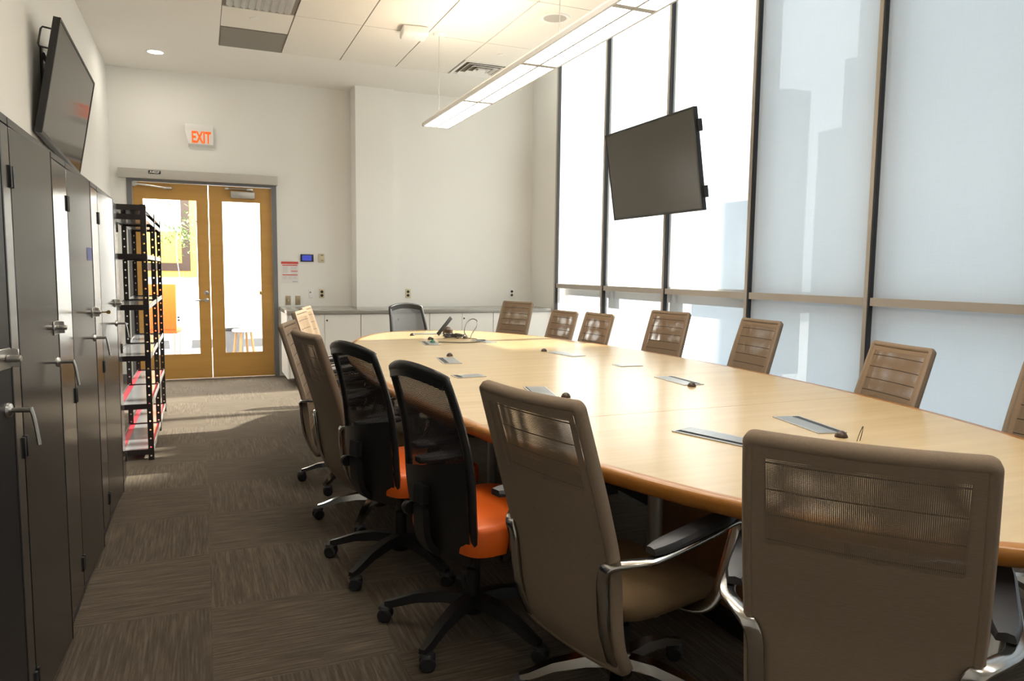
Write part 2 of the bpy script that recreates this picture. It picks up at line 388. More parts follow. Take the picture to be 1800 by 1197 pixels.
# ceiling: plaster border at one height with a field of lay-in tiles
GX1 = GX0 + 0.6125 * 5; TY = [GY1 - 1.235 * i for i in range(8)] + [YF]
c = MB()
c.box(XL, GX0, YF, YB, ZC, ZC + 0.06); c.box(GX1, 3.58, YF, YB, ZC, ZC + 0.06); c.box(3.52, 3.58, YF, YB, ZC + 0.06, ZC + 0.9); c.box(3.58, 4.6, YF, YB, ZC + 0.84, ZC + 0.9); c.box(GX0, GX1, GY1, YB, ZC, ZC + 0.06)
c.box(GX0, GX1, YF, GY1, ZC + 0.012, ZC + 0.06, mi=1)
for i in range(5):
    for j in range(len(TY) - 1):
        x0, x1 = GX0 + 0.6125 * i, GX0 + 0.6125 * (i + 1); y1, y0 = TY[j], TY[j + 1]
        if i == 0 and j == 0:
            c.box(x0 + 0.0055, x1 - 0.0055, y0 + 0.0055, 7.60 - 0.0055, ZC, ZC + 0.012, mi=2); continue
        if i == 0 and j == 1:
            c.box(x0 + 0.0055, x1 - 0.0055, y0 + 0.0055, 6.40 - 0.0055, ZC, ZC + 0.012, mi=2); continue
        if i == 4 and j == 0:
            c.box(x0 + 0.0055, x1 - 0.0055, y0 + 0.0055, 7.68 - 0.0055, ZC, ZC + 0.012, mi=2); continue
        c.box(x0 + 0.0055, x1 - 0.0055, y0 + 0.0055, y1 - 0.0055, ZC, ZC + 0.012, mi=2)
struct(obj('ceiling', c, ['ceil', 'groove', 'tile'], smooth=False))

# baseboard on the left wall and either side of the door
struct(obj('baseboard_left', MB().box(XL, XL + 0.012, YF, YB, 0, 0.10), 'framegrey', smooth=False))
b = MB(); b.box(XL + 0.012, DX0 - 0.05, YB - 0.012, YB, 0, 0.10)
struct(obj('baseboard_back', b, 'framegrey', smooth=False))

# glazed wall: mullions, transoms, cloth-lined panes
MY = [3.68 + 1.215 * k for k in range(-5, 5)]
XM, XS, ZW = 4.225, 4.268, ZC + 0.84
for n, y in enumerate(MY):
    b = MB(); b.box(XM, XS + 0.03, y, y + 0.032, 0, ZW, bev=0.002, seg=1)
    o = struct(obj('trim_%d' % (n + 1), b, 'mullion', smooth=False))
    b = MB(); b.box(XM + 0.006, XS, y - 0.011, y - 0.0005, 0.0, ZW); obj('shaded_side', b, 'mulldark', o, smooth=False, label='black strip painted in for shade on the mullion side')  # black strip puts the backlit mullion side's shade into the colour
sill = struct(obj('trim_20', MB().box(XM, XS + 0.05, YF, MY[-1], 0.0, 0.09), 'mullion', smooth=False))
for n in range(len(MY) - 1):
    y0, y1 = MY[n] + 0.042, MY[n + 1] - 0.014
    w = struct(obj('window_%d' % (n + 1), MB().box(XM + 0.012, XS, y0, y1, 1.150, 1.205), 'mullion', smooth=False))
    b = MB(); b.quad([(XS, y0, 0.09), (XS, y1, 0.09), (XS, y1, ZW), (XS, y0, ZW)])
    obj('shade', b, 'shadesun' if n >= 6 else 'shade', w, smooth=False, label='translucent white roller shade cloth')
    b = MB(); b.box(XS + 0.10, XS + 0.16, y0 - 0.10, y0 + 0.04, 0.0, ZW); b.box(XS + 0.10, XS + 0.16, y0, y1, 1.06, 1.22)
    obj('outer_frame', b, 'mullion', w, smooth=False)
    obj('pane', MB().box(XS + 0.12, XS + 0.128, y0 + 0.04, y1 - 0.078, 0.09, ZW), 'glass', w, smooth=False)
y0 = MY[-1] + 0.042
struct(obj('trim_22', MB().box(XM + 0.01, XS + 0.003, MY[-1] + 0.042, 8.84, 0.0, ZW), 'wall', smooth=False))

# ------------------------------------------------------------------ doors
dl = MB()
dl.box(DX0, DX0 + 0.055, YB - 0.012, YB + 0.15, 0, DZ - 0.05); dl.box(DX1 - 0.055, DX1, YB - 0.012, YB + 0.15, 0, DZ - 0.05)
dl.box(DX0, DX1, YB - 0.012, YB + 0.15, DZ - 0.05, DZ)
struct(obj('trim_21', dl, 'framegrey', smooth=False))
hd = obj('door_header', MB().box(-0.855, 0.888, YB - 0.075, YB - 0.0005, 2.378, 2.487, bev=0.004), 'hood')
tag(hd, 'long beige metal header cover above the double doors', 'door header')

def text_mesh(body, size, depth, name='lettering', align='CENTER', xs=1.0, bold=0.0):
    cu = bpy.data.curves.new(name, 'FONT'); cu.body = body; cu.size = size; cu.extrude = depth; cu.offset = bold
    cu.align_x = align; cu.align_y = 'CENTER'; cu.resolution_u = 3
    o = bpy.data.objects.new(name, cu); COL.objects.link(o)
    dg = bpy.context.evaluated_depsgraph_get(); dg.update()
    me = bpy.data.meshes.new_from_object(o.evaluated_get(dg))
    bpy.data.objects.remove(o, do_unlink=True); bpy.data.curves.remove(cu)
    for v in me.vertices: v.co.x *= xs
    return me
def put_text(body, size, depth, mat, parent, loc, rot=(R(90), 0, 0), name='lettering', xs=1.0, bold=0.0, label=None):
    me = text_mesh(body, size, depth, name, xs=xs, bold=bold); me.materials.clear(); me.materials.append(MT[mat])
    o = bpy.data.objects.new(name, me); COL.objects.link(o); o.parent = parent; o.location = loc; o.rotation_euler = rot
    if label: o['label'] = label
    return o

rs = thing('room_sign', 'tiny black room number plate on the beige door header', 'sign', (-0.475, YB - 0.0755, 2.452))
obj('plate', MB().box(-0.065, 0.065, -0.006, 0, -0.019, 0.019, bev=0.002), 'black', rs)
put_text('A402F', 0.036, 0.001, 'whiteplastic', rs, (0, -0.0065, 0), bold=0.0006, xs=1.1, label='white lettering')

def door(name, x0, x1, gx0, gx1, gz0, gz1):
    y0, y1, z0, z1 = YB + 0.025, YB + 0.07, 0.012, DZ - 0.056
    b = MB()
    b.box(x0, gx0, y0, y1, z0, z1); b.box(gx1, x1, y0, y1, z0, z1); b.box(gx0, gx1, y0, y1, z0, gz0); b.box(gx0, gx1, y0, y1, gz1, z1)
    d = struct(obj(name, b, 'doorwood', smooth=False))
    obj('pane', MB().box(gx0, gx1, y0 + 0.018, y0 + 0.026, gz0, gz1), 'glass', d, smooth=False)
    e = MB(); t = 0.012
    e.box(gx0, gx0 + t, y0 - 0.004, y0 + 0.002, gz0, gz1); e.box(gx1 - t, gx1, y0 - 0.004, y0 + 0.002, gz0, gz1)
    e.box(gx0 + t, gx1 - t, y0 - 0.004, y0 + 0.002, gz0, gz0 + t); e.box(gx0 + t, gx1 - t, y0 - 0.004, y0 + 0.002, gz1 - t, gz1)
    obj('glazing_bead', e, 'doorwood', d, smooth=False)
    return d
d1 = door('door_1', DX0 + 0.058, 0.088, -0.625, -0.03, 0.30, 2.165)
d2 = door('door_2', 0.098, DX1 - 0.058, 0.235, 0.690, 0.305, 2.170)
# lever and deadbolt on the left leaf, closers on both
lv = MB(); yy = YB + 0.025
lv.lathe([(0.001, 0), (0.027, 0), (0.027, 0.008), (0.012, 0.012), (0.012, 0.045), (0.001, 0.047)], n=20, mat=M4.Translation((0.045, yy, 0.965)) @ M4.Rotation(R(90), 4, 'X'))
lv.tube(bez([(0.045, yy - 0.045, 0.965), (0.0, yy - 0.05, 0.966), (-0.06, yy - 0.047, 0.962), (-0.085, yy - 0.04, 0.96)], 5), 0.009, 8)
obj('lever_handle', lv, 'steel', d1)
db = MB().lathe([(0.001, 0), (0.029, 0), (0.027, 0.012), (0.012, 0.016), (0.001, 0.016)], n=20, mat=M4.Translation((0.045, yy, 1.055)) @ M4.Rotation(R(90), 4, 'X'))
obj('deadbolt', db, 'steel', d1)
a = MB(); a.lathe([(0.001, 0), (0.03, 0), (0.03, 0.03), (0.001, 0.03)], n=16, mat=M4.Translation((-0.69, yy - 0.001, 2.318)) @ M4.Rotation(R(90), 4, 'X'))
a.tube([(-0.69, yy - 0.045, 2.318), (-0.52, yy - 0.06, 2.30), (-0.35, yy - 0.05, 2.28)], 0.012, 8); a.box(-0.40, -0.30, yy - 0.06, yy, 2.270, 2.297, bev=0.003)
obj('closer_arm', a, 'steel', d1)
a = MB(); a.box(0.345, 0.62, yy - 0.058, yy, 2.205, 2.285, bev=0.008)
obj('door_closer', a, 'silver', d2)
a = MB(); a.tube([(0.30, yy - 0.03, 2.312), (0.45, yy - 0.05, 2.312), (0.55, yy - 0.04, 2.312)], 0.008, 8); a.box(0.53, 0.60, yy - 0.05, yy - 0.005, 2.296, 2.328, bev=0.004); a.box(0.28, 0.32, yy - 0.04, yy, 2.300, 2.328, bev=0.004)
obj('closer_arm', a, 'steel', d2)
obj('latch_plate', MB().box(0.655, 0.688, yy - 0.012, yy, 1.03, 1.075, bev=0.003), 'brass', d2)

# ------------------------------------------------------------------ exit sign
ex = thing('exit_sign', 'white box exit sign with red letters on the wall above the doors', 'exit sign', (0.016, YB, 2.915))
b = MB()
b.loft([[V((-0.155, -0.001, 0.125)), V((0.155, -0.001, 0.125)), V((0.155, -0.001, -0.125)), V((-0.125, -0.001, -0.125))],
        [V((-0.155, -0.06, 0.045)), V((0.15, -0.06, 0.045)), V((0.145, -0.06, -0.105)), V((-0.125, -0.06, -0.105))]])
b.box(-0.155, 0.152, -0.055, -0.001, 0.045, 0.125, bev=0.004)
obj('housing', b, 'whiteplastic', ex)
put_text('EXIT', 0.185, 0.002, 'exitred', ex, (0.018, -0.062, -0.032), xs=0.56, bold=0.0055, name='lettering', label='glowing red EXIT letters')

# ------------------------------------------------------------------ back-wall fittings
def plate(name, label, cat, x0, x1, z0, z1, y, mat, kind):
    t = thing(name, label, cat, ((x0 + x1) / 2, y, (z0 + z1) / 2), group='wall plates' if kind in ('outlet',) else None)
    w, h = x1 - x0, z1 - z0
    obj('cover_plate', MB().box(-w / 2, w / 2, -0.006, 0, -h / 2, h / 2, bev=0.002), mat, t)
    if kind == 'outlet':
        for s in (-1, 1):
            m = M4.Translation((0, -0.006, s * h * 0.2)) @ M4.Rotation(R(90), 4, 'X')
            obj('socket', MB().lathe([(0.001, 0), (0.0185, 0), (0.0175, 0.003), (0.001, 0.003)], n=20, mat=m), 'black', t)
    if kind == 'toggle':
        obj('toggle', MB().box(-0.006, 0.006, -0.02, -0.005, -0.012, 0.014, bev=0.002), 'ivory', t)
    if kind == 'rocker':
        obj('rocker', MB().box(0.006, w / 2 - 0.006, -0.010, -0.005, -0.035, 0.035, bev=0.002), 'brassplate', t)
    if kind == 'jack':
        obj('jack', MB().box(-w * 0.28, -w * 0.08, -0.0085, -0.005, h * 0.08, h * 0.2), 'black', t)
    return t
plate('light_switch', 'tan toggle light switch nearest the door frame', 'switch', 0.964, 1.028, 0.90, 1.016, YB, 'brassplate', 'toggle')
plate('light_switch', 'tan rocker switch plate, second from the door frame', 'switch', 1.082, 1.146, 0.90, 1.016, YB, 'brassplate', 'rocker')
plate('data_outlet', 'white data plate beside the tan switches', 'data plate', 1.250, 1.312, 0.986, 1.102, YB, 'whiteplastic', 'jack')
plate('wall_outlet', 'tan power outlet with dark sockets left of the column', 'outlet', 1.381, 1.446, 0.985, 1.102, YB, 'ivory', 'outlet')
plate('wall_outlet', 'power outlet on the back wall above the black mesh chair', 'outlet', 2.444, 2.514, 0.992, 1.112, 9.335, 'ivory', 'outlet')
plate('wall_outlet', 'white power outlet near the window corner of the back wall', 'outlet', 3.92, 3.99, 0.992, 1.115, 9.335, 'whiteplastic', 'outlet')
tb = thing('wall_tablet', 'small black touch panel with a blue screen on the wall', 'touch panel', (1.234, YB, 1.495))
obj('housing', MB().box(-0.08, 0.08, -0.02, 0, -0.046, 0.046, bev=0.004), 'black', tb)
obj('screen', MB().box(-0.062, 0.055, -0.0215, -0.019, -0.034, 0.034), 'blueui', tb, label='blue lit screen')
th = thing('thermostat', 'small ivory thermostat right of the touch panel', 'thermostat', (1.414, YB, 1.498))
obj('housing', MB().box(-0.036, 0.034, -0.025, 0, -0.052, 0.056, bev=0.005), 'ivory', th)
obj('display', MB().box(-0.012, 0.02, -0.0265, -0.024, 0.028, 0.042), 'framegrey', th)
obj('slider', MB().box(-0.012, 0.022, -0.028, -0.024, -0.034, -0.026), 'framegrey', th)
po = thing('notice', 'white paper notice with red bands beside the doors', 'notice', (1.022, YB, 1.32))
obj('sheet', MB().box(-0.107, 0.107, -0.003, -0.0005, -0.146, 0.146), 'paper', po)
def band(n, x0, x1, z0, z1, m): obj(n, MB().box(x0, x1, -0.0042, -0.0028, z0, z1), m, po, smooth=False)
band('heading', -0.104, 0.104, 0.096, 0.127, 'printred'); band('red_band', -0.09, 0.092, 0.075, 0.087, 'printred')
band('red_band', 0.012, 0.095, 0.003, 0.013, 'printred'); band('red_band', -0.09, 0.094, -0.045, -0.034, 'printred')
for (xa, xb, za, n) in ((-0.086, -0.02, 0.062, 6), (0.012, 0.09, 0.062, 3), (0.012, 0.09, -0.006, 2), (-0.086, -0.03, -0.058, 3), (-0.02, 0.03, -0.058, 3), (0.04, 0.09, -0.058, 3)):
    b = MB()
    for i in range(n): b.box(xa, xb - 0.012 * (i % 2), -0.0036, -0.0028, za - 0.014 * i - 0.004, za - 0.014 * i)
    obj('print_block', b, 'printgrey', po, smooth=False)
band('logo', 0.03, 0.092, -0.128, -0.120, 'printblue')

# ------------------------------------------------------------------ counter and base cabinets
CY = 8.60
ct = obj('countertop', MB().box(0.874, 4.20, CY - 0.02, 9.275, 0.838, 0.882, bev=0.003), 'counter')
tag(ct, 'long grey stone countertop running along the back wall', 'countertop')
bk = obj('backsplash_fill', MB().box(0.885, 1.795, 9.276, YB - 0.001, 0.838, 0.882), 'counter') 
bk.parent = ct; bk.name = 'return_slab'
def base_cab(x0, label, end):
    t = thing('base_cabinet', label, 'cabinet', (x0, CY, 0), group='white base cabinets')
    W = 0.8395
    b = MB(); b.box(0, W, 0.021, 0.66, 0.10, 0.8375)
    if end: b.box(0, 0.02, 0.0, 0.021, 0.10, 0.8375)
    obj('body', b, 'white', t, smooth=False)
    obj('toe_kick', MB().box(0.14 if end else 0, W, 0.08, 0.6, 0.0, 0.10), 'dark', t, smooth=False)
    xs = (0.022 if end else 0.002, W / 2, W - 0.002)
    for k in range(2):
        d = obj('door', MB().box(xs[k] + 0.002, xs[k + 1] - 0.002, 0, 0.019, 0.105, 0.834, bev=0.001, seg=1), 'white', t)
        px = xs[k + 1] - 0.14 if k == 0 else xs[k] + 0.05
        obj('edge_pull', MB().box(px, px + 0.09, -0.009, 0.006, 0.8335, 0.8365), 'silver', d)
        if k == 1:
            m = M4.Translation((xs[k] + 0.028, 0, 0.765)) @ M4.Rotation(R(90), 4, 'X')
            obj('lock', MB().lathe([(0.001, 0), (0.011, 0), (0.010, 0.004), (0.001, 0.004)], n=14, mat=m), 'brown', d)
for i, (l, e) in enumerate((('white base cabinet at the door end, beside the doors', True), ('white base cabinet directly behind the tan chairs and left of the black chair', False),
                            ('white base cabinet right behind the black mesh chair at the table head', False), ('white base cabinet at the window end under the counter', False))):
    base_cab(0.874 + i * 0.84, l, e)

# ------------------------------------------------------------------ ceiling fittings
pd = thing('pendant_light', 'long white linear pendant light hung over the table', 'pendant light', (2.16, 7.06, 2.76))
Lp = 7.2; wpn = 0.14
prof = [(-wpn, 0.0), (-wpn, 0.028), (-0.075, 0.085), (0.075, 0.085), (wpn, 0.028), (wpn, 0.0), (wpn - 0.016, 0.0), (wpn - 0.016, 0.022), (-wpn + 0.016, 0.022), (-wpn + 0.016, 0.0)]
b = MB(); b.loft([[V((a_, -yv, z_)) for a_, z_ in prof] for yv in (0.0, Lp)])
b.box(-wpn, wpn, -0.016, -0.0, 0.0, 0.028)
obj('housing', b, 'whiteplastic', pd, smooth=False)
for k in range(6):
    y1, y0 = -0.02 - 1.2 * k, -0.02 - 1.2 * (k + 1) + 0.055
    for s in (-1, 1):
        xa, xb = (0.008, wpn - 0.02) if s > 0 else (-wpn + 0.02, -0.008)
        obj('diffuser', MB().box(xa, xb, y0, y1, 0.010, 0.018), 'lamp', pd, smooth=False, label='glowing diffuser panel')
    obj('joint_bar', MB().box(-wpn + 0.016, wpn - 0.016, y0 - 0.052, y0 - 0.002, 0.0, 0.02), 'hood', pd, smooth=False)
obj('spine', MB().box(-0.0075, 0.0075, -Lp, -0.016, -0.001, 0.02), 'hood', pd, smooth=False)
obj('uplight', MB().box(-0.065, 0.065, -Lp + 0.05, -0.05, 0.0855, 0.089), 'lampup', pd, smooth=False, label='warm upward light strip')
for yv in (-0.10, -2.70, -5.3):
    c_ = obj('suspension_cable', MB().tube([(0, yv, 0.085), (0, yv, ZC - 2.76 - 0.02)], 0.0035, 6, up=V((0, 1, 0))), 'silver', pd)
    obj('canopy', MB().lathe([(0.001, 0), (0.05, 0), (0.062, 0.016), (0.062, 0.0185), (0.001, 0.0185)], c=(0, yv, ZC - 2.76 - 0.0195), n=20), 'whiteplastic', c_)

sp = thing('ceiling_speaker', 'round grey ceiling speaker above the pendant light', 'speaker', (2.965, 6.08, ZC))
obj('trim_ring', MB().lathe([(0.10, 0), (0.135, 0), (0.13, -0.012), (0.112, -0.012), (0.10, -0.006)], n=32), 'whiteplastic', sp)
obj('grille', MB().lathe([(0.001, -0.008), (0.112, -0.008), (0.112, -0.001), (0.001, -0.001)], n=32), 'speakergrille', sp)
dn = thing('downlight', 'small lit recessed downlight in the plaster ceiling near the doors', 'downlight', (-0.392, 8.79, ZC))
obj('trim_ring', MB().lathe([(0.075, 0), (0.095, 0), (0.092, -0.006), (0.078, -0.006)], n=28), 'whiteplastic', dn)
obj('lens', MB().lathe([(0.001, -0.004), (0.079, -0.004), (0.079, -0.001), (0.001, -0.001)], n=28), 'downlight', dn)
gr = thing('return_grille', 'dark grey perforated return air panel in the ceiling', 'air grille', (0.522, 7.93, ZC))
obj('frame', MB().box(-0.302, 0.302, -0.326, 0.326, 0.0, 0.012), 'groove', gr, smooth=False)
obj('panel', MB().box(-0.292, 0.292, -0.316, 0.316, -0.004, 0.0), 'grille', gr, smooth=False)
df = thing('air_diffuser', 'square white stepped air diffuser beside the pendant light', 'air diffuser', (2.97, 7.97, ZC))
def sq(h, z): return [V((-h, -h, z)), V((h, -h, z)), V((h, h, z)), V((-h, h, z))]
obj('frame', MB().loft([sq(0.29, 0.010), sq(0.29, -0.006), sq(0.262, -0.006), sq(0.20, 0.05)], cap=False), 'whiteplastic', df, smooth=False)
obj('throat', MB().box(-0.21, 0.21, -0.21, 0.21, 0.05, 0.058), 'dark', df, smooth=False)
for k, (h0, h1) in enumerate(((0.225, 0.165), (0.155, 0.10), (0.088, 0.03))):
    obj('cone', MB().loft([sq(h0, -0.008), sq(h0 - 0.004, -0.011), sq(h1, 0.035)], cap=False), 'whiteplastic', df, smooth=False)
obj('core', MB().loft([sq(0.045, -0.010), sq(0.03, 0.03)]), 'whiteplastic', df, smooth=False)
for x, y, l in ((0.50, 7.25, 'small round sprinkler cover next to the grey return panel'), (2.955, 7.32, 'small round sprinkler cover next to the air diffuser')):
    tag(obj('sprinkler_cover', MB().lathe([(0.001, -0.006), (0.036, -0.006), (0.040, 0.0), (0.001, 0.0)], n=24), 'whiteplastic', loc=(x, y, ZC)), l, 'sprinkler', 'sprinkler covers')
wd = thing('access_point', 'white box device mounted on the ceiling grid', 'ceiling device', (1.90, 6.92, ZC), rz=R(-6))
obj('body', MB().box(-0.12, 0.12, -0.12, 0.12, -0.075, -0.0005, bev=0.018, seg=3), 'whiteplastic', wd)
obj('indicator', MB().box(-0.004, 0.004, -0.004, 0.004, -0.077, -0.074), 'steel', wd)
lt = thing('ceiling_troffer', 'ceiling light panel with a ribbed lens at the top edge of the photo', 'ceiling light', (0.522, 6.71, ZC))
obj('frame', MB().box(-0.30, 0.30, -0.305, 0.305, 0.004, 0.012), 'groove', lt, smooth=False)
b = MB()
for i in range(9):
    x = -0.27 + i * 0.06; b.loft([[V((x, -0.28, 0.003)), V((x + 0.06, -0.28, 0.003)), V((x + 0.03, -0.28, -0.016))], [V((x, 0.28, 0.003)), V((x + 0.06, 0.28, 0.003)), V((x + 0.03, 0.28, -0.016))]])
obj('ribbed_lens', b, 'silver', lt, smooth=False)

# ------------------------------------------------------------------ televisions
def tv(name, label, c0, head, tilt, roll, W, Hh, mat, grp='wall televisions'):
    n = V((cos(head) * cos(tilt), sin(head) * cos(tilt), -sin(tilt))); up = V((cos(head) * sin(tilt), sin(head) * sin(tilt), cos(tilt)))
    rt = up.cross(n); r2, u2 = cos(roll) * rt + sin(roll) * up, -sin(roll) * rt + cos(roll) * up
    t = thing(name, label, 'television', (0, 0, 0), group=grp)
    t.matrix_world = M4(((r2.x, u2.x, n.x, c0[0]), (r2.y, u2.y, n.y, c0[1]), (r2.z, u2.z, n.z, c0[2]), (0, 0, 0, 1)))
    w, h, bz = W / 2, Hh / 2, 0.016
    b = MB(); b.box(-w, w, -h, h, -0.042, -0.012, bev=0.003)
    b.box(-w * 0.72, w * 0.72, -h * 0.8, h * 0.55, -0.075, -0.044, bev=0.012)
    obj('back_shell', b, 'black', t)
    b = MB(); b.box(-w, -w + bz, -h, h, -0.012, 0); b.box(w - bz, w, -h, h, -0.012, 0); b.box(-w + bz, w - bz, h - bz, h, -0.012, 0); b.box(-w + bz, w - bz, -h, -h + bz * 1.3, -0.012, 0)
    obj('bezel', b, 'black', t, smooth=False)
    obj('screen', MB().box(-w + bz, w - bz, -h + bz * 1.3, h - bz, -0.010, -0.003), mat, t, smooth=False, label='dark glossy screen')
    return t
TL = (-0.804, 5.983, 2.472); WT = 1.22
t1 = tv('television', 'flat television on the left wall above the black cabinets', TL, R(-2.7), R(9.17), R(-5.65), WT, WT * 0.60, 'screen')
hb = MB(); hb.tube([(-WT / 2 + 0.05, 0.30, -0.045), (-WT / 2 + 0.05, 0.30, -0.10), (-WT / 2 + 0.05, 0.285, -0.108), (-WT / 2 + 0.05, 0.19, -0.108), (-WT / 2 + 0.05, 0.175, -0.10), (-WT / 2 + 0.05, 0.175, -0.045)], 0.006, 8, up=V((1, 0, 0)))
obj('carry_handle', hb, 'black', t1)
def wall_bracket(label, x0, y, z, tvx, flip):
    t = thing('tv_bracket', label, 'bracket', (x0, y, z))
    s = flip
    obj('wall_plate', MB().box(*(sorted((0.0, s * 0.014))), -0.12, 0.12, -0.17, 0.17, bev=0.002), 'black', t)
    d = abs(tvx - x0)
    b = MB()
    for yy_ in (-0.09, 0.09):
        b.sweep([(s * 0.014, yy_, 0.13), (s * d * 0.5, yy_, 0.08), (s * d, yy_, 0.02), (s * d, yy_, -0.13)], [(-0.02, -0.012), (0.02, -0.012), (0.02, 0.012), (-0.02, 0.012)])
    obj('arm', b, 'black', t)
    return t
wall_bracket('black tilt bracket behind the left wall television', XL + 0.0005, 5.86, 2.62, -0.872, 1)
t2 = tv('television', 'flat television on the window wall, tilted down towards the table', (3.80, 5.77, 2.30), R(179.4), R(8.9), 0.0, 1.45, 0.845, 'screenmatte')
for zz in (0.27, -0.27):
    obj('corner_grip', MB().box(0.725 - 0.001, 0.748, zz - 0.05, zz + 0.05, -0.06, -0.02, bev=0.005), 'black', t2)
b2 = thing('tv_bracket', 'black arm fixing the window wall television to a mullion', 'bracket', (XM - 0.0005, 6.137, 2.30))
obj('wall_plate', MB().box(-0.014, 0.0, -0.026, 0.026, -0.20, 0.20, bev=0.002), 'black', b2)
obj('arm', MB().box(-0.33, -0.0145, -0.022, 0.022, -0.035, 0.035, bev=0.004), 'black', b2)
obj('mount_plate', MB().box(-0.0075, 0.0075, -0.30, 0.12, -0.14, 0.14, bev=0.002, mat=M4.Translation((-0.3425, 0, 0.013)) @ M4.Rotation(R(-8.9), 4, 'Y')), 'black', b2)

# ------------------------------------------------------------------ black storage cabinets along the left wall
CX, CH, CW = -0.475, 1.76, 0.908
def cabinet(y0, label, ajar, key=False, sticker=False):
    t = thing('storage_cabinet', label, 'cabinet', (CX, y0, 0), group='black storage cabinets')
    D = CX - XL - 0.012
    b = MB(); b.box(-D, -0.022, 0.002, CW - 0.002, 0.06, CH); b.box(-D + 0.02, -0.04, 0.02, CW - 0.02, 0.0, 0.06)
    b.box(-0.022, 0.0, 0.002, CW - 0.002, CH - 0.022, CH); b.box(-0.022, 0.0, 0.002, CW - 0.002, 0.03, 0.055)
    obj('body', b, 'cabside', t, smooth=False)
    z0, z1 = 0.06, CH - 0.026
    for k in range(2):
        hx = 0.004 if k == 0 else CW - 0.004
        d = obj('door', MB().box(-0.018, 0.0, 0.0, CW / 2 - 0.006, z0, z1, bev=0.0015, seg=1) if k == 0 else MB().box(-0.018, 0.0, -(CW / 2 - 0.006), 0.0, z0, z1, bev=0.0015, seg=1), 'cabside' if ajar > 5 and k == 0 else 'cab', t, loc=(0.001, hx, 0))
        d.rotation_euler = (0, 0, R(-ajar) if k == 0 else R(0.25))
        s = 1 if k == 0 else -1
        for zz in (0.16, 0.85, 1.60):
            obj('hinge', MB().box(-0.004, 0.006, s * 0.001 if s > 0 else -0.014, s * 0.014 if s > 0 else -0.001, zz - 0.03, zz + 0.03, bev=0.002), 'black', d)
        if k == 0:
            fy = CW / 2 - 0.006
            obj('gap_shade_strip', MB().box(-0.016, 0.0012, fy - 0.0045, fy + 0.0015, z0, z1), 'black', d, smooth=False)  # dark strip painting in the shade of the gap behind the ajar door
            # hasp plate, lock cylinder and lever near the free edge
            hm = MB(); hm.box(0.0, 0.003, fy - 0.075, fy - 0.010, 1.132, 1.178, bev=0.001, seg=1); hm.box(0.0, 0.020, fy - 0.014, fy - 0.010, 1.135, 1.175, bev=0.001, seg=1)
            h = obj('hasp', hm, 'steel', d)
            obj('lock_cylinder', MB().lathe([(0.001, 0), (0.008, 0), (0.008, 0.024), (0.0065, 0.027), (0.001, 0.027)], n=16, mat=M4.Translation((0.004, fy - 0.03, 1.155)) @ M4.Rotation(R(90), 4, 'Y')), 'steel', h)
            hh = MB(); hh.lathe([(0.001, 0), (0.017, 0), (0.015, 0.005), (0.0058, 0.008), (0.0058, 0.045), (0.001, 0.046)], n=16, mat=M4.Translation((0.0, fy - 0.03, 1.04)) @ M4.Rotation(R(90), 4, 'Y'))
            hh.tube(bez([(0.044, fy - 0.03, 1.045), (0.05, fy - 0.03, 1.02), (0.055, fy - 0.03, 0.985), (0.058, fy - 0.03, 0.96)], 4), 0.0048, 8, up=V((0, 1, 0)))
            obj('lever_handle', hh, 'steel', d)
            if key:
                kb = MB(); kb.box(0.030, 0.052, fy - 0.032, fy - 0.029, 1.152, 1.158); kb.lathe([(0.001, -0.0015), (0.009, -0.0015), (0.009, 0.0015), (0.001, 0.0015)], n=14, mat=M4.Translation((0.059, fy - 0.0305, 1.155)) @ M4.Rotation(R(90), 4, 'X'))
                obj('key', kb, 'brass', h)
            if sticker:
                obj('sticker', MB().box(0.0, 0.001, fy - 0.12, fy - 0.02, 1.385, 1.44), 'sticker', d, smooth=False, label='small blue sticker')
    return t
CAB0 = 2.392 - CW
for i, (l, aj, k, st) in enumerate((('black steel cabinet nearest the camera at the left edge of the photo', 9.8, False, False),
        ('black steel cabinet second from the camera, tall pale-reflecting left door', 3.2, False, False),
        ('black steel cabinet with a blue sticker and a key in its lock', 3.2, True, True),
        ('black steel cabinet farthest from the camera, beside the open shelving rack', 3.2, False, False))):
    cabinet(CAB0 + i * (CW + 0.004), l, aj, k, st)

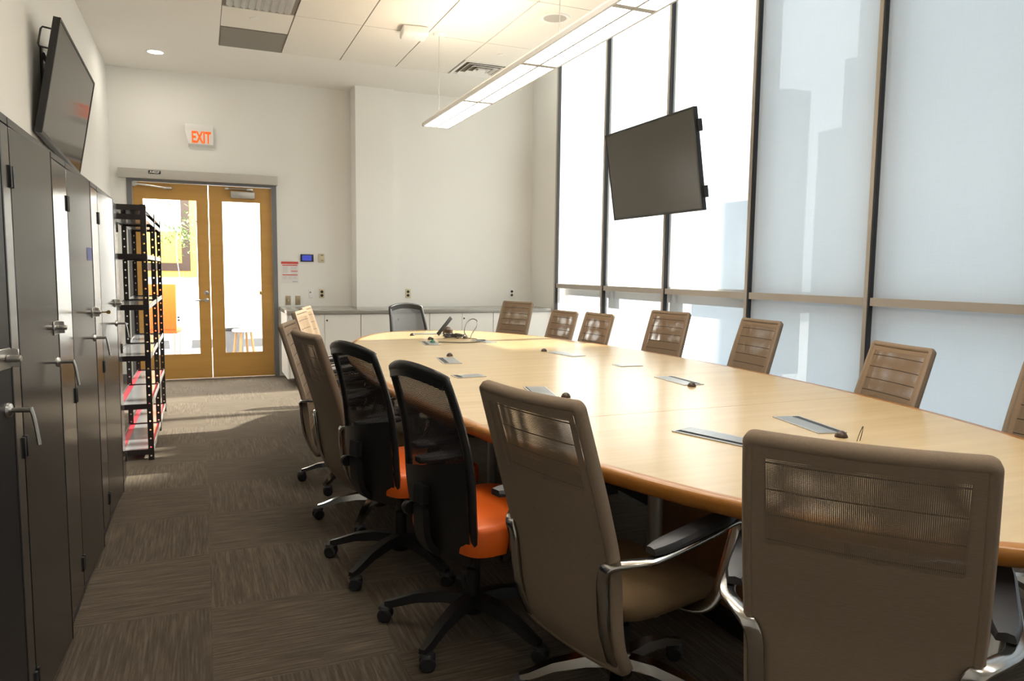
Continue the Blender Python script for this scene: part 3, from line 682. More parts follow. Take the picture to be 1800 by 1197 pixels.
# ------------------------------------------------------------------ open shelving rack
RX0, RX1 = -0.585, -0.345
rk = thing('shelving_rack', 'black punched-angle shelving rack between the cabinets and the doors', 'shelving', (RX0, 5.64, 0))
RW = RX1 - RX0; RY = [0.0, 1.0, 1.93]; RH = 1.785; aw = 0.036; t_ = 0.003
for j, y in enumerate(RY):
    for s in (0, 1):
        sx = 1 if s == 0 else -1; sy = -1 if j == 2 else 1
        b = MB(); b.box(*sorted((0, sx * aw)), *sorted((0, sy * t_)), 0.0, RH); b.box(*sorted((0, sx * t_)), *sorted((0.0005, sy * aw)), 0.0, RH)
        obj('post', b, 'rack', rk, loc=(0 if s == 0 else RW, y, 0), smooth=False)
for z in (0.06, 0.385, 0.725, 1.08, 1.43, 1.70, 1.765):
    for y in RY:
        obj('cross_beam', MB().box(0.004, RW - 0.004, y - 0.002 if y else 0.004, y + 0.01 if y else 0.012, z - 0.02, z + 0.018, bev=0.002, seg=1), 'rackbeam', rk)
    for j in range(2):
        for x in (0.004, RW - 0.012):
            obj('side_beam', MB().box(x, x + 0.008, RY[j] + 0.014, RY[j + 1] - 0.004, z - 0.018, z + 0.018, bev=0.002, seg=1), 'silver' if x > 0.1 else 'rackbeam', rk)
        red = z < 0.5
        dk = obj('shelf_deck', MB().box(0.013, RW - 0.013, RY[j] + 0.014, RY[j + 1] - 0.004, z - 0.004, z + 0.008), 'red' if red else 'deck', rk, smooth=False, label='red shelf board' if red else 'shiny grey shelf board')
        if red: obj('mat', MB().box(0.05, RW - 0.03, RY[j] + 0.03, RY[j + 1] - 0.02, z + 0.008, z + 0.011), 'deck', dk, smooth=False)

# ------------------------------------------------------------------ conference table
TCX, TCY, TA, TB, TZ = 2.07, 4.10, 1.185, 3.20, 0.742
def ell(da, z, n=128, ex=2.12):
    o = []
    for i in range(n):
        t = 2 * pi * i / n
        cx, sx_ = cos(t), sin(t)
        o.append(V(((TA + da) * math.copysign(abs(cx) ** (2 / ex), cx), (TB + da) * math.copysign(abs(sx_) ** (2 / ex), sx_), z)))
    return o
tbz = thing('conference_table', 'large oval maple conference table in the middle of the room', 'table', (TCX, TCY, 0))
obj('tabletop', MB().loft([ell(-0.045, TZ - 0.042), ell(-0.045, TZ)]), 'tablewood', tbz, ang=30)
prof = [(-0.045, TZ), (-0.012, TZ), (-0.004, TZ - 0.006), (0.0, TZ - 0.016), (-0.002, TZ - 0.032), (-0.012, TZ - 0.046), (-0.03, TZ - 0.056), (-0.07, TZ - 0.06), (-0.07, TZ - 0.043), (-0.045, TZ - 0.043)]
b = MB()
rings = [ell(a_, z_) for a_, z_ in prof]
b.loft(rings + [rings[0]], cap=False)
obj('edge_band', b, 'edgewood', tbz, ang=50, label='rounded amber wood edge')
for yv in (-1.75, 0.0, 1.75):
    ped = MB(); ped.box(-0.24, 0.24, yv - 0.30, yv + 0.30, 0.07, TZ - 0.06, bev=0.01); 
    p_ = obj('pedestal', ped, 'basewood', tbz)
    obj('plinth', MB().box(-0.26, 0.26, yv - 0.32, yv + 0.32, 0.0, 0.07), 'black', p_)
    for sx in (-1, 1):
        obj('side_post', MB().lathe([(0.001, 0), (0.03, 0), (0.03, TZ - 0.062), (0.001, TZ - 0.062)], c=(sx * 0.45, yv, 0), n=18), 'silver', tbz)
obj('modesty_panel', MB().box(-0.014, 0.014, -1.44, 1.44, 0.18, TZ - 0.061), 'cabside', tbz, smooth=False)
b = MB(); b.box(-TA + 0.05, TA - 0.05, -1.4, -1.398, TZ - 0.001, TZ + 0.0004); 
obj('seam', b, 'edgewood', tbz, smooth=False)

def power_unit(x, y, L, W, rz, label, opened, knob):
    t = thing('power_unit', label, 'power unit', (x, y, TZ), rz=rz, group='table power units')
    w, l = W / 2, L / 2; fr = 0.009
    b = MB(); b.box(-w, -w + fr, -l, l, 0.0002, 0.004); b.box(w - fr, w, -l, l, 0.0002, 0.004); b.box(-w + fr, w - fr, -l, -l + fr, 0.0002, 0.004); b.box(-w + fr, w - fr, l - fr, l, 0.0002, 0.004)
    obj('frame', b, 'silver', t, smooth=False)
    g = 0.030 if opened else 0.006
    obj('slot', MB().box(-w + fr, w - fr, -l + fr, l - fr, 0.0002, 0.001), 'black', t, smooth=False, label='dark cable slot')
    if L > W: obj('lid', MB().box(-w + fr + (g if opened < 2 else 0.001), w - fr - (0.001 if opened < 2 else g), -l + fr + 0.002, l - fr - 0.002, 0.001, 0.0045, bev=0.001, seg=1), 'lid', t)
    else: obj('lid', MB().box(-w + fr + g, w - fr - 0.001, -l + fr + 0.002, l - fr - 0.002, 0.001, 0.0045, bev=0.001, seg=1), 'lid', t)
    if knob:
        k = obj('dome_knob', MB().lathe([(0.001, 0.0), (0.024, 0.0), (0.024, 0.005), (0.018, 0.016), (0.009, 0.023), (0.001, 0.024)], n=20), 'brown', loc=(knob[0], knob[1], TZ + 0.0005))
        tag(k, knob[2], 'table knob', 'dark dome knobs on the table')
U = 'power unit set flush in the table, '
power_unit(2.01, 6.80, 0.30, 0.14, R(80), U + 'farthest one near the black chair', 1, (1.815, 6.68, 'dark dome knob at the far end of the table, left of the propped device'))
power_unit(1.765, 5.93, 0.33, 0.13, R(-8), U + 'with a green plug lying on it', 1, (1.866, 6.26, 'dark dome knob just behind the green plug'))
power_unit(2.265, 5.97, 0.30, 0.11, R(6), U + 'at the end of the black cable', 0, (2.20, 6.27, 'dark dome knob just behind the loose cable end'))
power_unit(1.545, 4.74, 0.34, 0.125, R(-9), U + 'left of centre behind a dome knob', 1, (1.636, 5.0, 'dark dome knob on the left half of the table, beside an open power unit'))
power_unit(1.425, 4.00, 0.115, 0.18, R(3), U + 'short closed one on the left half', 1, None)
power_unit(2.505, 4.86, 0.33, 0.12, R(10), U + 'right of centre towards the window chairs', 0, (2.43, 5.08, 'dark dome knob right of the table centre near the far chairs'))
power_unit(2.60, 4.14, 0.115, 0.17, R(-4), U + 'short closed one on the window half', 0, None)
power_unit(2.51, 3.45, 0.33, 0.125, R(-4), U + 'right middle, knob at its near end', 2, (2.455, 3.25, 'dark dome knob at the near end of the right middle power unit'))
power_unit(1.785, 2.19, 0.34, 0.125, R(17), U + 'nearest one, partly behind the front right chair', 1, None)
power_unit(2.29, 2.25, 0.33, 0.125, R(-12), U + 'blue grey one at the near window side', 2, (2.237, 2.03, 'dark dome knob nearest the camera on the table'))
power_unit(1.585, 3.35, 0.33, 0.12, R(-14), U + 'half hidden behind the tan chair back', 0, (1.64, 3.17, 'dark dome knob peeking over the tan chair back'))

# device and cables left on the far end of the table
dv = thing('propped_device', 'thin dark device propped on a round base at the far end of the table', 'device', (2.10, 6.52, TZ + 0.0005), rz=R(20))
obj('panel', MB().box(-0.11, 0.11, -0.006, 0.006, 0.0, 0.035, bev=0.003, mat=M4.Translation((-0.01, 0, 0.085)) @ M4.Rotation(R(-44), 4, 'Y')), 'black', dv)
obj('base', MB().lathe([(0.001, 0.0), (0.038, 0.0), (0.050, 0.022), (0.046, 0.06), (0.02, 0.085), (0.001, 0.088)], c=(0.04, 0.03, 0.0), n=24), 'brown', dv)
pts = []
for i in range(60):
    a_ = i * 0.62; pts.append((2.12 + (0.07 + 0.03 * sin(i * 1.3)) * cos(a_), 6.36 + (0.07 + 0.03 * cos(i * 0.9)) * sin(a_), TZ + 0.006 + 0.03 * (i / 60) + 0.006 * sin(i * 2.1)))
tag(obj('cable_coil', MB().tube(bez(pts, 3), 0.0042, 6), 'cable'), 'tangled black cable coil beside the propped device', 'cable')
lp = bez([(2.24, 6.32, TZ + 0.006), (2.24, 6.41, TZ + 0.05), (2.30, 6.50, TZ + 0.13), (2.36, 6.52, TZ + 0.16), (2.40, 6.50, TZ + 0.14), (2.37, 6.44, TZ + 0.09), (2.31, 6.38, TZ + 0.04), (2.27, 6.32, TZ + 0.006)], 8)
tag(obj('looped_cable', MB().tube(lp, 0.0045, 7), 'cable'), 'black cable standing up in a loop at the far end of the table', 'cable')
tag(obj('long_cable', MB().tube(bez([(2.20, 6.27, TZ + 0.005), (2.26, 6.15, TZ + 0.005), (2.24, 6.05, TZ + 0.005), (2.29, 5.99, TZ + 0.009), (2.20, 5.90, TZ + 0.005), (2.02, 5.88, TZ + 0.005), (1.84, 5.93, TZ + 0.010)], 8), 0.004, 7), 'cable'), 'black cable running across to the green plug', 'cable')
ad = thing('white_adapter', 'white plug adapter among the cables on the table', 'adapter', (2.22, 6.44, TZ), rz=R(30))
obj('body', MB().box(-0.03, 0.03, -0.012, 0.012, 0.0005, 0.022, bev=0.004), 'whiteplastic', ad)
obj('lead', MB().tube(bez([(0.03, 0, 0.01), (0.07, 0.01, 0.006), (0.10, -0.02, 0.005)], 5), 0.003, 6), 'whiteplastic', ad)
gp = thing('green_plug', 'small green plug resting on a table power unit', 'plug', (1.80, 5.97, TZ + 0.0046))
obj('body', MB().lathe([(0.001, 0), (0.022, 0), (0.023, 0.006), (0.016, 0.014), (0.009, 0.024), (0.001, 0.024)], n=18), 'green', gp)
obj('cap', MB().lathe([(0.001, 0.024), (0.009, 0.024), (0.008, 0.036), (0.001, 0.037)], n=14), 'black', gp)
tag(obj('wire_stub', MB().tube(bez([(2.235, 1.955, TZ + 0.001), (2.24, 1.95, TZ + 0.03), (2.25, 1.945, TZ + 0.058), (2.252, 1.95, TZ + 0.03), (2.25, 1.955, TZ + 0.001)], 6), 0.0014, 6), 'cable'), 'thin bent wire sticking up near the front right chair', 'wire')

# ------------------------------------------------------------------ chairs
def star_base(root, mat, r=0.315, zhub=0.105, spoke=(0.030, 0.017), drop=0.03, a0=0.0, chrome=True):
    obj('hub', MB().lathe([(0.001, zhub - 0.04), (0.040, zhub - 0.04), (0.047, zhub - 0.015), (0.042, zhub + 0.02), (0.030, zhub + 0.035), (0.001, zhub + 0.035)], n=20), mat, root)
    obj('gas_lift', MB().lathe([(0.001, zhub + 0.03), (0.028, zhub + 0.03), (0.028, 0.24), (0.016, 0.245), (0.016, 0.36), (0.001, 0.36)], n=18), 'black', root)
    for k in range(5):
        a_ = a0 + 2 * pi * k / 5; c_, s_ = cos(a_), sin(a_)
        path = [V((c_ * q, s_ * q, z)) for q, z in ((0.03, zhub + 0.012), (0.12, zhub + 0.014), (0.22, zhub - 0.002), (r - 0.02, zhub - drop), (r + 0.012, zhub - drop - 0.006))]
        w, h = spoke
        pr = [(-w, -h * 0.9), (w, -h * 0.9), (w * 0.72, h), (-w * 0.72, h)]
        leg = obj('leg', MB().sweep(path, pr, scales=[1.0, 0.95, 0.8, 0.62, 0.5]), mat, root)
        cb = MB(); hd_ = a_ + 0.9 + 1.3 * sin(k * 2.1 + a0)
        ax = V((-sin(hd_), cos(hd_), 0)); ctr = V((c_ * r, s_ * r, 0.028)) + V((cos(hd_), sin(hd_), 0)) * 0.012
        for sd in (-1, 1):
            m = M4.Translation(ctr + ax * (0.017 * sd)) @ ax.to_track_quat('Z', 'Y').to_matrix().to_4x4()
            cb.lathe([(0.001, -0.010), (0.022, -0.010), (0.028, -0.005), (0.028, 0.005), (0.022, 0.010), (0.001, 0.010)], n=18, mat=m)
        cb.tube([ctr - ax * 0.02, ctr + ax * 0.02], 0.008, 8)
        cb.tube([V((c_ * r, s_ * r, 0.035)), V((c_ * r, s_ * r, zhub - drop - 0.006))], 0.008, 8, up=V((0, 1, 0)))
        hoodp = [(0.001, 0.0)]
        cb.lathe([(0.001, 0.044), (0.021, 0.044), (0.029, 0.052), (0.022, 0.062), (0.001, 0.065)], c=(ctr.x, ctr.y, 0), n=16)
        obj('caster', cb, 'blacksoft', leg)

# back profile of the tan chair: (y, z), bottom to top
BP = [(-0.185, 0.235), (-0.222, 0.305), (-0.241, 0.40), (-0.250, 0.50), (-0.264, 0.59), (-0.292, 0.69), (-0.322, 0.79), (-0.353, 0.89), (-0.392, 1.015)]
BPs = bez([(0, y, z) for y, z in BP], 6)
def bp(v):
    q = v * (len(BPs) - 1); i = min(int(q), len(BPs) - 2); return BPs[i].lerp(BPs[i + 1], q - i)
def bw(z):
    if z < 0.31: return 0.165 + 0.048 * (max(0.0, z - 0.235) / 0.075) ** 0.6
    return 0.213 + 0.008 * sin(pi * (z - 0.31) / 0.71)
def bnorm(v):
    a_ = bp(max(0, v - 0.02)); c_ = bp(min(1, v + 0.02)); t = (c_ - a_).normalized(); return V((0, t.z, -t.y))  # towards the front
def back_surface(off, shrink, v0, v1, bow):
    def fn(u, v):
        vv = v0 + (v1 - v0) * v; p = bp(vv); n = bnorm(vv); x = (2 * u - 1)
        w = bw(p.z) - shrink
        return V((x * w, p.y, p.z)) + n * (off - bow * (1 - x * x))
    return fn

def tan_chair(label):
    t = thing('conference_chair', label, 'chair', group='tan mesh conference chairs')
    # frame: one padded roll round the edge of the back, corners rounded
    prof_ = [(-0.010, -0.0160), (0.002, -0.0175), (0.008, -0.0140), (0.0105, -0.007), (0.0105, 0.008), (0.006, 0.016), (-0.004, 0.019), (-0.016, 0.0155), (-0.018, 0.0)]
    def corner(cx, cv, sx, sv, rx, rv, n=6):
        o = []
        for i in range(n + 1):
            a_ = (pi / 2) * i / n; o.append((cx + sx * rx * cos(a_), cv + sv * rv * sin(a_)))
        return o
    rt_, rb_ = 0.011, 0.05     # corner radii in v (top, bottom)
    loop = [(1.0, q / 24) for q in range(3, 23)] + [(1.0, 0.945), (1.0, 0.965), (1.0, 0.978)]
    loop += [(u, v) for u, v in corner(1 - 0.038, 1 - rt_, 1, 1, 0.038, rt_)] + [(0.945, 1.0), (0.92, 1.0), (0.87, 1.0)] + [(0.8 - 1.6 * i / 12, 1.0) for i in range(13)] + [(-0.87, 1.0), (-0.92, 1.0), (-0.945, 1.0)]
    loop += [(-u, v) for u, v in reversed(corner(1 - 0.038, 1 - rt_, 1, 1, 0.038, rt_))] + [(-1.0, 0.978), (-1.0, 0.965), (-1.0, 0.945)] + [(-1.0, q / 24) for q in range(22, 2, -1)]
    loop += [(-u, v) for u, v in corner(1 - 0.12, rb_, 1, -1, 0.12, rb_)] + [(-0.8 + 1.6 * i / 10, 0.0) for i in range(1, 10)]
    loop += [(u, v) for u, v in reversed(corner(1 - 0.12, rb_, 1, -1, 0.12, rb_))]
    def lp_pt(u, v):
        p = bp(v); return V((u * bw(max(p.z, 0.31)), p.y, p.z)) - bnorm(v) * (0.012 * (1 - u * u))
    C_ = [(lp_pt(u, v), bnorm(v)) for u, v in loop]; rings = []; m_ = len(C_)
    for i, (p, n) in enumerate(C_):
        tg = (C_[(i + 1) % m_][0] - C_[i - 1][0]).normalized(); o_ = tg.cross(n).normalized()
        rings.append([p + o_ * a_ + n * c_ for a_, c_ in prof_])
    b = MB(); b.loft(rings + [rings[0]], cap=False)
    bmesh.ops.remove_doubles(b.bm, verts=b.bm.verts, dist=0.0002)
    obj('back_frame', b, 'taupe', t, ang=60)
    obj('rear_mesh', MB().grid(back_surface(-0.0165, 0.006, 0.0, 0.995, 0.010), 12, 40), 'meshrear', t, recalc=False)
    obj('front_mesh', MB().grid(back_surface(0.014, 0.008, 0.22, 0.985, 0.014), 12, 40), 'meshfront', t, recalc=False)
    obj('inner_panel', MB().grid(back_surface(-0.004, 0.012, 0.0, 0.60, 0.012), 8, 20), 'meshpad', t, recalc=False)
    # seat
    def seat_ring(sh, z, zf):
        o = []
        for i in range(40):
            a_ = 2 * pi * i / 40; cx, sy = cos(a_), sin(a_); ex = 0.42
            x = math.copysign(abs(cx) ** ex, cx) * (0.238 - sh); y = 0.02 + math.copysign(abs(sy) ** ex, sy) * (0.235 - sh)
            o.append(V((x, y, z + (zf if y > 0.12 else 0) * ((y - 0.12) / 0.13 if y > 0.12 else 0) ** 2 + 0.10 * x * x)))
        return o
    obj('seat', MB().loft([seat_ring(0.03, 0.362, -0.02), seat_ring(0.006, 0.372, -0.025), seat_ring(0.0, 0.395, -0.03), seat_ring(0.010, 0.418, -0.03), seat_ring(0.05, 0.430, -0.025), seat_ring(0.14, 0.426, 0)]), 'seatfab', t, ang=60)
    obj('mechanism', MB().box(-0.10, 0.10, -0.15, 0.12, 0.325, 0.362, bev=0.012), 'black', t)
    # polished arm loops with pads
    for s in (-1, 1):
        pth = bez([(s * 0.190, -0.222, 0.262), (s * 0.198, -0.262, 0.36), (s * 0.202, -0.278, 0.46), (s * 0.206, -0.283, 0.53), (s * 0.224, -0.280, 0.566), (s * 0.262, -0.240, 0.580), (s * 0.292, -0.188, 0.586), (s * 0.300, -0.10, 0.597), (s * 0.303, 0.05, 0.618), (s * 0.300, 0.150, 0.632),
                   (s * 0.297, 0.172, 0.612), (s * 0.288, 0.145, 0.50), (s * 0.270, 0.115, 0.39), (s * 0.22, 0.09, 0.352), (s * 0.11, 0.06, 0.345)], 5)
        nn = len(pth)
        b = MB(); rings = []
        for i, p in enumerate(pth):
            tg = (pth[min(i + 1, nn - 1)] - pth[max(i - 1, 0)]).normalized()
            sd = V((s, 0, 0)); sd = (sd - tg * sd.dot(tg)).normalized(); nn_ = tg.cross(sd).normalized()
            wv = 0.019; hv = 0.0075
            rings.append([p + sd * a_ + nn_ * c_ for a_, c_ in ((-wv, -hv * 0.5), (-wv * 0.8, -hv), (wv * 0.8, -hv), (wv, -hv * 0.5), (wv, hv * 0.5), (wv * 0.8, hv), (-wv * 0.8, hv), (-wv, hv * 0.5))])
        b.loft(rings)
        arm = obj('arm_frame', b, 'chrome', t, ang=50)
        pp = [V((s * (0.278 + 0.012 * (i / 10)), -0.175 + 0.335 * i / 10, 0.6070 + 0.046 * i / 10)) for i in range(11)]
        sc = [0.55, 0.85, 0.97, 1, 1, 1, 1, 1, 1, 0.92, 0.6]
        obj('arm_pad', MB().sweep(pp, [(-0.033, -0.010), (0.033, -0.010), (0.034, 0.0), (0.026, 0.012), (0.0, 0.016), (-0.026, 0.012), (-0.034, 0.0)], scales=[(k, 0.7 + 0.3 * k) for k in sc]), 'pad', arm, label='black arm pad')
    star_base(t, 'chrome', r=0.315, a0=R(95))
    return t

def task_chair(label, seat_mat, back_mat, frame='black'):
    t = thing('task_chair', label, 'chair', group='black mesh task chairs')
    prof = bez([(0, -0.150, 0.335), (0, -0.172, 0.45), (0, -0.186, 0.56), (0, -0.194, 0.67), (0, -0.211, 0.78), (0, -0.240, 0.89), (0, -0.277, 1.0)], 6)
    L = len(prof) - 1
    def wf(v):
        return 0.185 + 0.030 * sin(min(1, v / 0.4) * pi / 2) - 0.030 * max(0, (v - 0.45) / 0.55) ** 1.2
    def pt(x, v):
        q = min(max(v, 0), 1) * L; i = min(int(q), L - 1); p = prof[i].lerp(prof[i + 1], q - i)
        return V((x * wf(v), p.y + 0.035 * x * x, p.z + (0.028 * (1 - x * x) if v > 0.5 else 0) * (v - 0.5) * 2))
    n_ = 0.022
    b = MB()
    pr8 = [(0.019 * cos(2 * pi * i / 8), 0.013 * sin(2 * pi * i / 8)) for i in range(8)]
    loop = [pt(-1, v / 20) for v in range(0, 20)] + [pt(-1 + 2 * i / 14, 1) for i in range(15)] + [pt(1, 1 - v / 20) for v in range(1, 21)]
    b.sweep(loop, pr8, up=V((0, 1, 0)))
    b.sweep([pt(-1 + 2 * i / 14, 1) + V((0, 0.004, -0.012)) for i in range(15)], [(-0.012, -0.024), (0.012, -0.024), (0.014, 0.018), (-0.014, 0.018)])
    obj('back_frame', b, frame, t, ang=60)
    obj('mesh_panel', MB().grid(lambda u, v: pt((2 * u - 1) * 0.97, v * 0.985), 16, 24), back_mat, t, recalc=False)
    # lumbar shell with a curved upper edge behind the lower half
    def lum(u, v):
        x = 2 * u - 1; top = 0.43 + 0.14 * (x * 0.5 + 0.5)
        q = pt(x * 0.99, v * top); return q + V((0, -0.016 - 0.006 * (1 - x * x), 0))
    obj('lumbar_shell', MB().grid(lum, 14, 10), frame, t, recalc=False)
    b = MB()
    b.sweep(bez([(0, -0.04, 0.345), (0, -0.15, 0.335), (0, -0.215, 0.40), (0, -0.228, 0.52), (0, -0.224, 0.60)], 6), [(-0.035, -0.012), (0.035, -0.012), (0.035, 0.012), (-0.035, 0.012)])
    obj('back_bracket', b, frame, t)
    obj('height_knob', MB().lathe([(0.001, 0), (0.024, 0), (0.026, 0.015), (0.020, 0.032), (0.001, 0.034)], n=16, mat=M4.Translation((-0.06, -0.236, 0.50)) @ M4.Rotation(R(-90), 4, 'Y')), frame, t)
    def seat_ring(sh, z, d=0.0):
        o = []
        for i in range(44):
            a_ = 2 * pi * i / 44; cx, sy = cos(a_), sin(a_); ex = 0.34
            x = math.copysign(abs(cx) ** ex, cx) * (0.245 - sh); y = 0.075 + math.copysign(abs(sy) ** ex, sy) * (0.238 - sh)
            o.append(V((x, y, z - d * max(0, y - 0.15) ** 2 * 10)))
        return o
    obj('seat', MB().loft([seat_ring(0.02, 0.372), seat_ring(0.003, 0.378), seat_ring(0.0, 0.40), seat_ring(0.002, 0.462, 0.06), seat_ring(0.008, 0.474, 0.08), seat_ring(0.03, 0.482, 0.08), seat_ring(0.15, 0.480)]), seat_mat, t, ang=50, label='orange vinyl seat' if seat_mat == 'orange' else None)
    obj('seat_pan', MB().loft([seat_ring(0.06, 0.36), seat_ring(0.03, 0.3715)]), frame, t)
    obj('mechanism', MB().box(-0.09, 0.09, -0.12, 0.14, 0.325, 0.359, bev=0.012), frame, t)
    for s in (-1, 1):
        b = MB(); b.sweep(bez([(s * 0.12, 0.0, 0.352), (s * 0.22, 0.0, 0.355), (s * 0.258, 0.0, 0.40), (s * 0.265, 0.0, 0.50), (s * 0.262, 0.01, 0.60)], 5), [(-0.024, -0.011), (0.024, -0.011), (0.024, 0.011), (-0.024, 0.011)], up=V((0, 0.001, 1)) if False else V((s, 0, 0.2)))
        ap = obj('arm_post', b, frame, t)
        pp = [V((s * 0.262, -0.09 + 0.24 * i / 8, 0.613)) for i in range(9)]
        obj('arm_pad', MB().sweep(pp, [(-0.040, -0.011), (0.040, -0.011), (0.043, 0.0), (0.034, 0.011), (-0.034, 0.011), (-0.043, 0.0)], scales=[(k, 1) for k in (0.55, 0.85, 0.97, 1, 1, 1, 0.97, 0.85, 0.55)]), 'pad', ap)
    star_base(t, frame, r=0.335, zhub=0.11, spoke=(0.031, 0.022), drop=0.035, a0=R(80))
    return t

UP = ('back_frame', 'rear_mesh', 'front_mesh', 'inner_panel', 'seat', 'mechanism', 'arm_frame', 'mesh_panel', 'lumbar_shell', 'back_bracket', 'height_knob', 'seat_pan', 'arm_post', 'gas_lift')
def place(c, x, y, head, dz=0.0, base=None):
    c.location = (x, y, 0); c.rotation_euler = (0, 0, R(head - 90))
    for ch in children(c):
        nm = ch.name.split('.')[0]
        if nm in UP: ch.location.z = dz
        if base is not None and nm in ('leg', 'hub'):
            ch.rotation_euler = (0, 0, R(base))
TAN = [  # x, y, heading, height offset, base turn, label
    (1.214, 1.932, 13.2, -0.004, 0, 'tan mesh chair in the foreground seen from behind, left of the nearest one'),
    (1.495, 1.262, 38.0, 0.0, 12, 'large tan mesh chair nearest the camera at the right front'),
    (2.90, 7.35, 203, -0.010, 0, 'tan mesh chair in front of the counter near the window corner'),
    (2.97, 6.50, 186, -0.062, 0, 'low tan mesh chair, left one of the close pair by the far window bays'),
    (2.95, 5.79, 183, -0.045, 20, 'low tan mesh chair, right one of the close pair by the far window bays'),
    (3.313, 5.16, 188.9, 0.0, 0, 'tan mesh chair against the windows below the hanging television'),
    (3.343, 4.19, 174, 0.0, 10, 'tan mesh chair alone beneath the long mullion right of the television'),
    (2.94, 2.75, 166, -0.025, 0, 'tan mesh chair on the window side, second from the right photo edge'),
    (3.02, 1.90, 175, 0.020, 0, 'tan mesh chair cut off by the right edge of the photo'),
    (1.17, 6.22, -16, 0.008, 0, 'tan mesh chair on the aisle side farthest from the camera'),
    (1.03, 5.45, -17, 0.020, 15, 'tan mesh chair on the aisle side, middle of three cream-lit ones'),
    (0.86, 4.62, -16, -0.005, 24, 'tan mesh chair on the aisle side with chrome base, leftmost back in the row'),
    (0.868, 3.90, 9, 0.004, 8, 'dark-backed tan mesh chair next to the black task chairs'),
]
c0 = tan_chair(TAN[0][5]); chairs = [c0] + [copy_tree(c0) for _ in TAN[1:]]
for c_, (x, y, h, dz, bs, l) in zip(chairs, TAN): c_['label'] = l; place(c_, x, y, h, dz, bs)
m1 = task_chair('black mesh task chair with orange seat, nearer the camera of the two', 'orange', 'blackmesh'); m2 = copy_tree(m1)
m2['label'] = 'black mesh task chair with orange seat, the farther one beside a tan chair'
place(m1, 0.918, 2.51, 14.2, 0.0, 0); place(m2, 0.820, 3.225, 16.5, 0.008, -4)
m3 = task_chair('grey and black mesh task chair at the head of the table by the counter', 'blacksoft', 'greymesh'); place(m3, 2.02, 7.22, -74.5, -0.03, 0)

# ------------------------------------------------------------------ lobby beyond the doors
LY = 13.4
struct(obj('floor_lobby', MB().box(-3.5, 4.5, 9.72, LY + 0.2, -0.12, 0.0), 'lobbyfloor', smooth=False))
b = MB(); b.box(-3.5, 4.5, LY, LY + 0.15, 0, 3.6)
struct(obj('wall_lobby_back', b, 'lobbywall', smooth=False))
struct(obj('wall_lobby_left', MB().box(-3.6, -3.5, 9.74, LY, 0, 3.6), 'lobbywall', smooth=False))
struct(obj('wall_lobby_right', MB().box(4.5, 4.6, 9.74, LY, 0, 3.6), 'lobbywall', smooth=False))
struct(obj('ceiling_lobby', MB().box(-3.6, 4.6, 9.74, LY + 0.15, 3.6, 3.7), 'lobbywall', smooth=False))
struct(obj('baseboard_lobby', MB().box(-3.5, 4.5, LY - 0.014, LY, 0, 0.14), 'framegrey', smooth=False))
lw = MB(); x1 = -0.17
lw.box(x1 - 0.13, x1, LY - 0.05, LY - 0.0005, 1.30, 2.75); lw.box(x1 - 0.95, x1 - 0.13, LY - 0.05, LY - 0.0005, 1.30, 1.43)
w = struct(obj('window_30', lw, 'darkframe', smooth=False))
obj('sill_panel', MB().box(x1 - 0.95, x1 + 0.10, LY - 0.04, LY - 0.001, 1.20, 1.30), 'amberwood', w, smooth=False)
obj('side_panel', MB().box(x1 + 0.0005, x1 + 0.10, LY - 0.04, LY - 0.001, 1.30, 2.75), 'amberwood', w, smooth=False)
obj('pane', MB().box(x1 - 0.95, x1 - 0.1305, LY - 0.03, LY - 0.02, 1.43, 1.95), 'amberwood', w, smooth=False)
plate('wall_outlet', 'power outlet on the lobby wall seen through the left door', 'outlet', -0.42, -0.34, 0.44, 0.56, LY, 'whiteplastic', 'outlet')
pl = thing('hanging_plant', 'leafy plant seen through the left door glass', 'plant', (-0.33, 12.3, 0))
obj('stem', MB().tube(bez([(0, 0, 0.4), (0.03, 0, 1.0), (-0.02, 0, 1.6), (0.02, 0.02, 2.05)], 6), 0.005, 7), 'whiteplastic', pl)
obj('pot', MB().lathe([(0.001, 0), (0.14, 0), (0.18, 0.40), (0.16, 0.40), (0.155, 0.36), (0.001, 0.36)], n=24), 'whiteplastic', pl)
b = MB()
for i in range(280):
    c_ = V((random.gauss(0, 0.14), random.gauss(0, 0.13), 1.92 + random.gauss(0, 0.16)))
    q = V((random.uniform(-1, 1), random.uniform(-1, 1), random.uniform(-1, 0.6))).normalized(); s_ = q.cross(V((0, 0, 1))).normalized(); n2 = q.cross(s_)
    L_ = random.uniform(0.05, 0.09)
    vs = [c_, c_ + q * L_ * 0.5 + s_ * L_ * 0.22 + n2 * 0.005, c_ + q * L_, c_ + q * L_ * 0.5 - s_ * L_ * 0.22 + n2 * 0.005]
    b.quad(vs)
obj('foliage', b, 'leaf', pl, recalc=False)
st = thing('wooden_stool', 'round wooden stool seen through the right door glass', 'stool', (0.56, 11.75, 0))
obj('seat', MB().lathe([(0.001, 0.40), (0.16, 0.40), (0.17, 0.415), (0.16, 0.435), (0.001, 0.44)], n=28), 'whiteplastic', st)
for k in range(4):
    a_ = pi / 4 + k * pi / 2 + 0.4
    obj('leg', MB().tube([(0.11 * cos(a_), 0.11 * sin(a_), 0.40), (0.16 * cos(a_), 0.16 * sin(a_), 0.0)], 0.019, 10, up=V((0, 1, 0))), 'stoolwood', st)
bn = thing('waste_bin', 'dark waste bin beside the stool beyond the right door', 'bin', (0.46, 12.55, 0))
obj('body', MB().lathe([(0.001, 0), (0.13, 0), (0.16, 0.36), (0.15, 0.36), (0.125, 0.02), (0.001, 0.02)], n=28), 'framegrey', bn)
obj('rim', MB().lathe([(0.148, 0.355), (0.168, 0.355), (0.168, 0.385), (0.148, 0.385)], n=28), 'black', bn)
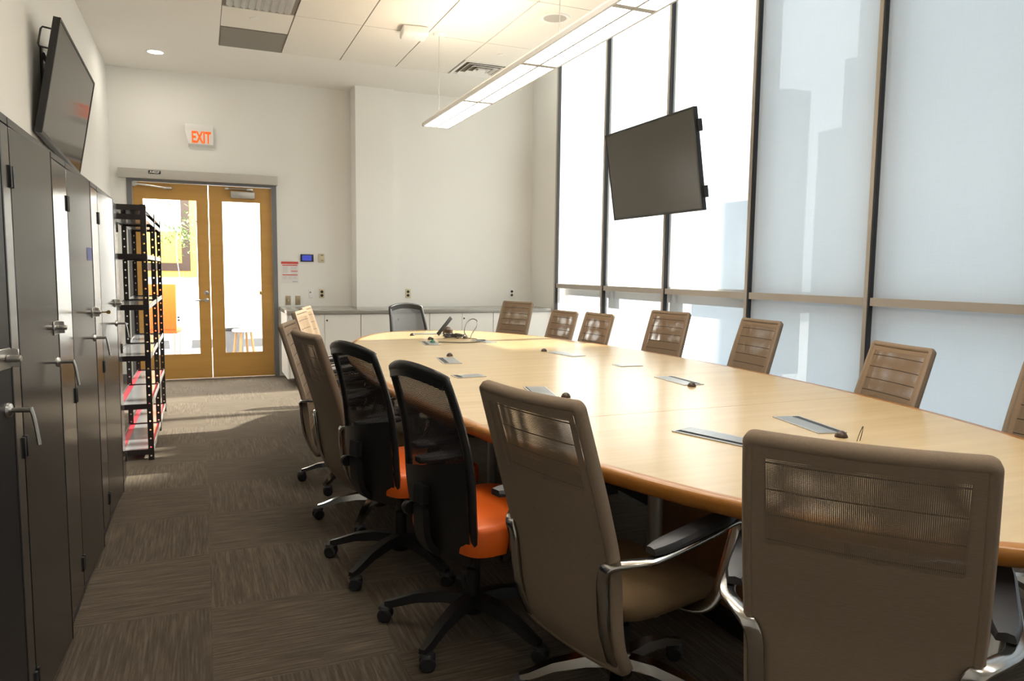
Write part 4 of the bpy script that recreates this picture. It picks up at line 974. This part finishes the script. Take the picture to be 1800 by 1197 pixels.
oc = thing('orange_chair', 'orange high-backed chair in the lobby behind the shelving rack', 'chair', (-0.62, 11.6, 0), rz=R(-8))
obj('backrest', MB().box(-0.26, 0.26, -0.03, 0.03, 0.46, 1.12, bev=0.015, mat=M4.Rotation(R(-4), 4, 'X')), 'orange', oc)
obj('seat', MB().box(-0.26, 0.26, 0.02, 0.50, 0.40, 0.47, bev=0.015), 'orange', oc)
for x in (-0.23, 0.23):
    for y in (0.0, 0.46): obj('leg', MB().tube([(x, y, 0), (x, y, 0.41)], 0.012, 8, up=V((0, 1, 0))), 'steel', oc)

# ------------------------------------------------------------------ outside the glazing
struct(obj('ground', MB().box(4.7, 160, -120, 120, -9.0, -8.8), 'asphalt', smooth=False))
def tower(x0, x1, y0, y1, h, mat, label, steps=()):
    t = thing('building', label, 'building', (x0, y0, -8.8))
    b = MB(); b.box(0, x1 - x0, 0, y1 - y0, 0, h + 8.8); obj('tower', b, mat, t, smooth=False)
    for (a0, a1, c0_, c1_, hh) in steps: obj('setback', MB().box(a0, a1, c0_, c1_, 0, hh + 8.8), mat, t, smooth=False)
    return t
def at(px, D):   # a direction in plan for a given photo column, D metres along the ground from the camera
    a_ = YAW + math.atan((px - 900) / F); return D * sin(a_), D * cos(a_)
xa, ya = at(1404, 80); xb, yb = at(1328, 80)
tower(xa - 3, xa + 0.2, ya, yb + 1.0, 19.5, 'facade_a', 'slim grey tower faintly visible through the middle window shade')
xa, ya = at(1500, 60)
tower(xa - 1, xa + 30, ya - 45, ya, 27, 'facade_a', 'large building filling the view behind the right window shades', steps=((0, 20, 45, 45 + 1.1, 17), (0, 20, 46.1, 46.1 + 2.2, 12.2)))
xa, ya = at(1440, 70); xb, yb = at(1180, 70); xa -= 4
tower(xa - 2, xa + 1.5, ya + 1.5, yb + 2, 7.8, 'facade_b', 'low pale building line behind the lower window shades')
tower(14.0, 24.0, -30.0, 5.9, 18.0, 'facade_b', 'unseen building added to shade the near window bays')  # out of view, added to keep the sun off the near bays

# ------------------------------------------------------------------ light
wd_ = bpy.data.worlds.new('world'); scene.world = wd_; wd_.use_nodes = True
nt = wd_.node_tree; nt.nodes.clear()
bg = N(nt, 'ShaderNodeBackground', {'Color': (0.90, 0.94, 0.99, 1), 'Strength': 1.6})
wo = nt.nodes.new('ShaderNodeOutputWorld'); nt.links.new(bg.outputs[0], wo.inputs[0])

def light(name, typ, loc, rot, energy, color=(1, 1, 1), **kw):
    l = bpy.data.lights.new(name, typ); l.energy = energy; l.color = color
    for k, v in kw.items(): setattr(l, k, v)
    o = bpy.data.objects.new(name, l); COL.objects.link(o); o.location = loc; o.rotation_euler = rot; return o
sun_dir = V((-cos(R(34)) * cos(R(3)), -cos(R(34)) * sin(R(3)), -sin(R(34))))
light('sun', 'SUN', (20, 5, 20), sun_dir.to_track_quat('-Z', 'Y').to_euler(), 16.0, (1.0, 0.93, 0.82), angle=R(1.5))
light('downlight_lamp', 'AREA', (-0.392, 8.79, ZC - 0.02), (0, 0, 0), 3.5, (1.0, 0.92, 0.8), shape='DISK', size=0.14)
for yd, pw in ((3.4, 20), (0.4, 9)): light('added_fill_lamp', 'AREA', (0.83, yd, ZC - 0.03), (0, 0, 0), pw, (1.0, 0.92, 0.8), shape='RECTANGLE', size=0.55, size_y=1.1)  # added ceiling fill for the near half of the room, no fixtures
light('lobby_lamp', 'AREA', (0.3, 11.6, 3.5), (0, 0, 0), 560, (1.0, 0.97, 0.93), shape='RECTANGLE', size=5.0, size_y=2.6)

vs = scene.view_settings
vs.view_transform = 'Standard'; vs.look = 'None'; vs.exposure = 0.7; vs.gamma = 1.0; vs.use_curve_mapping = False
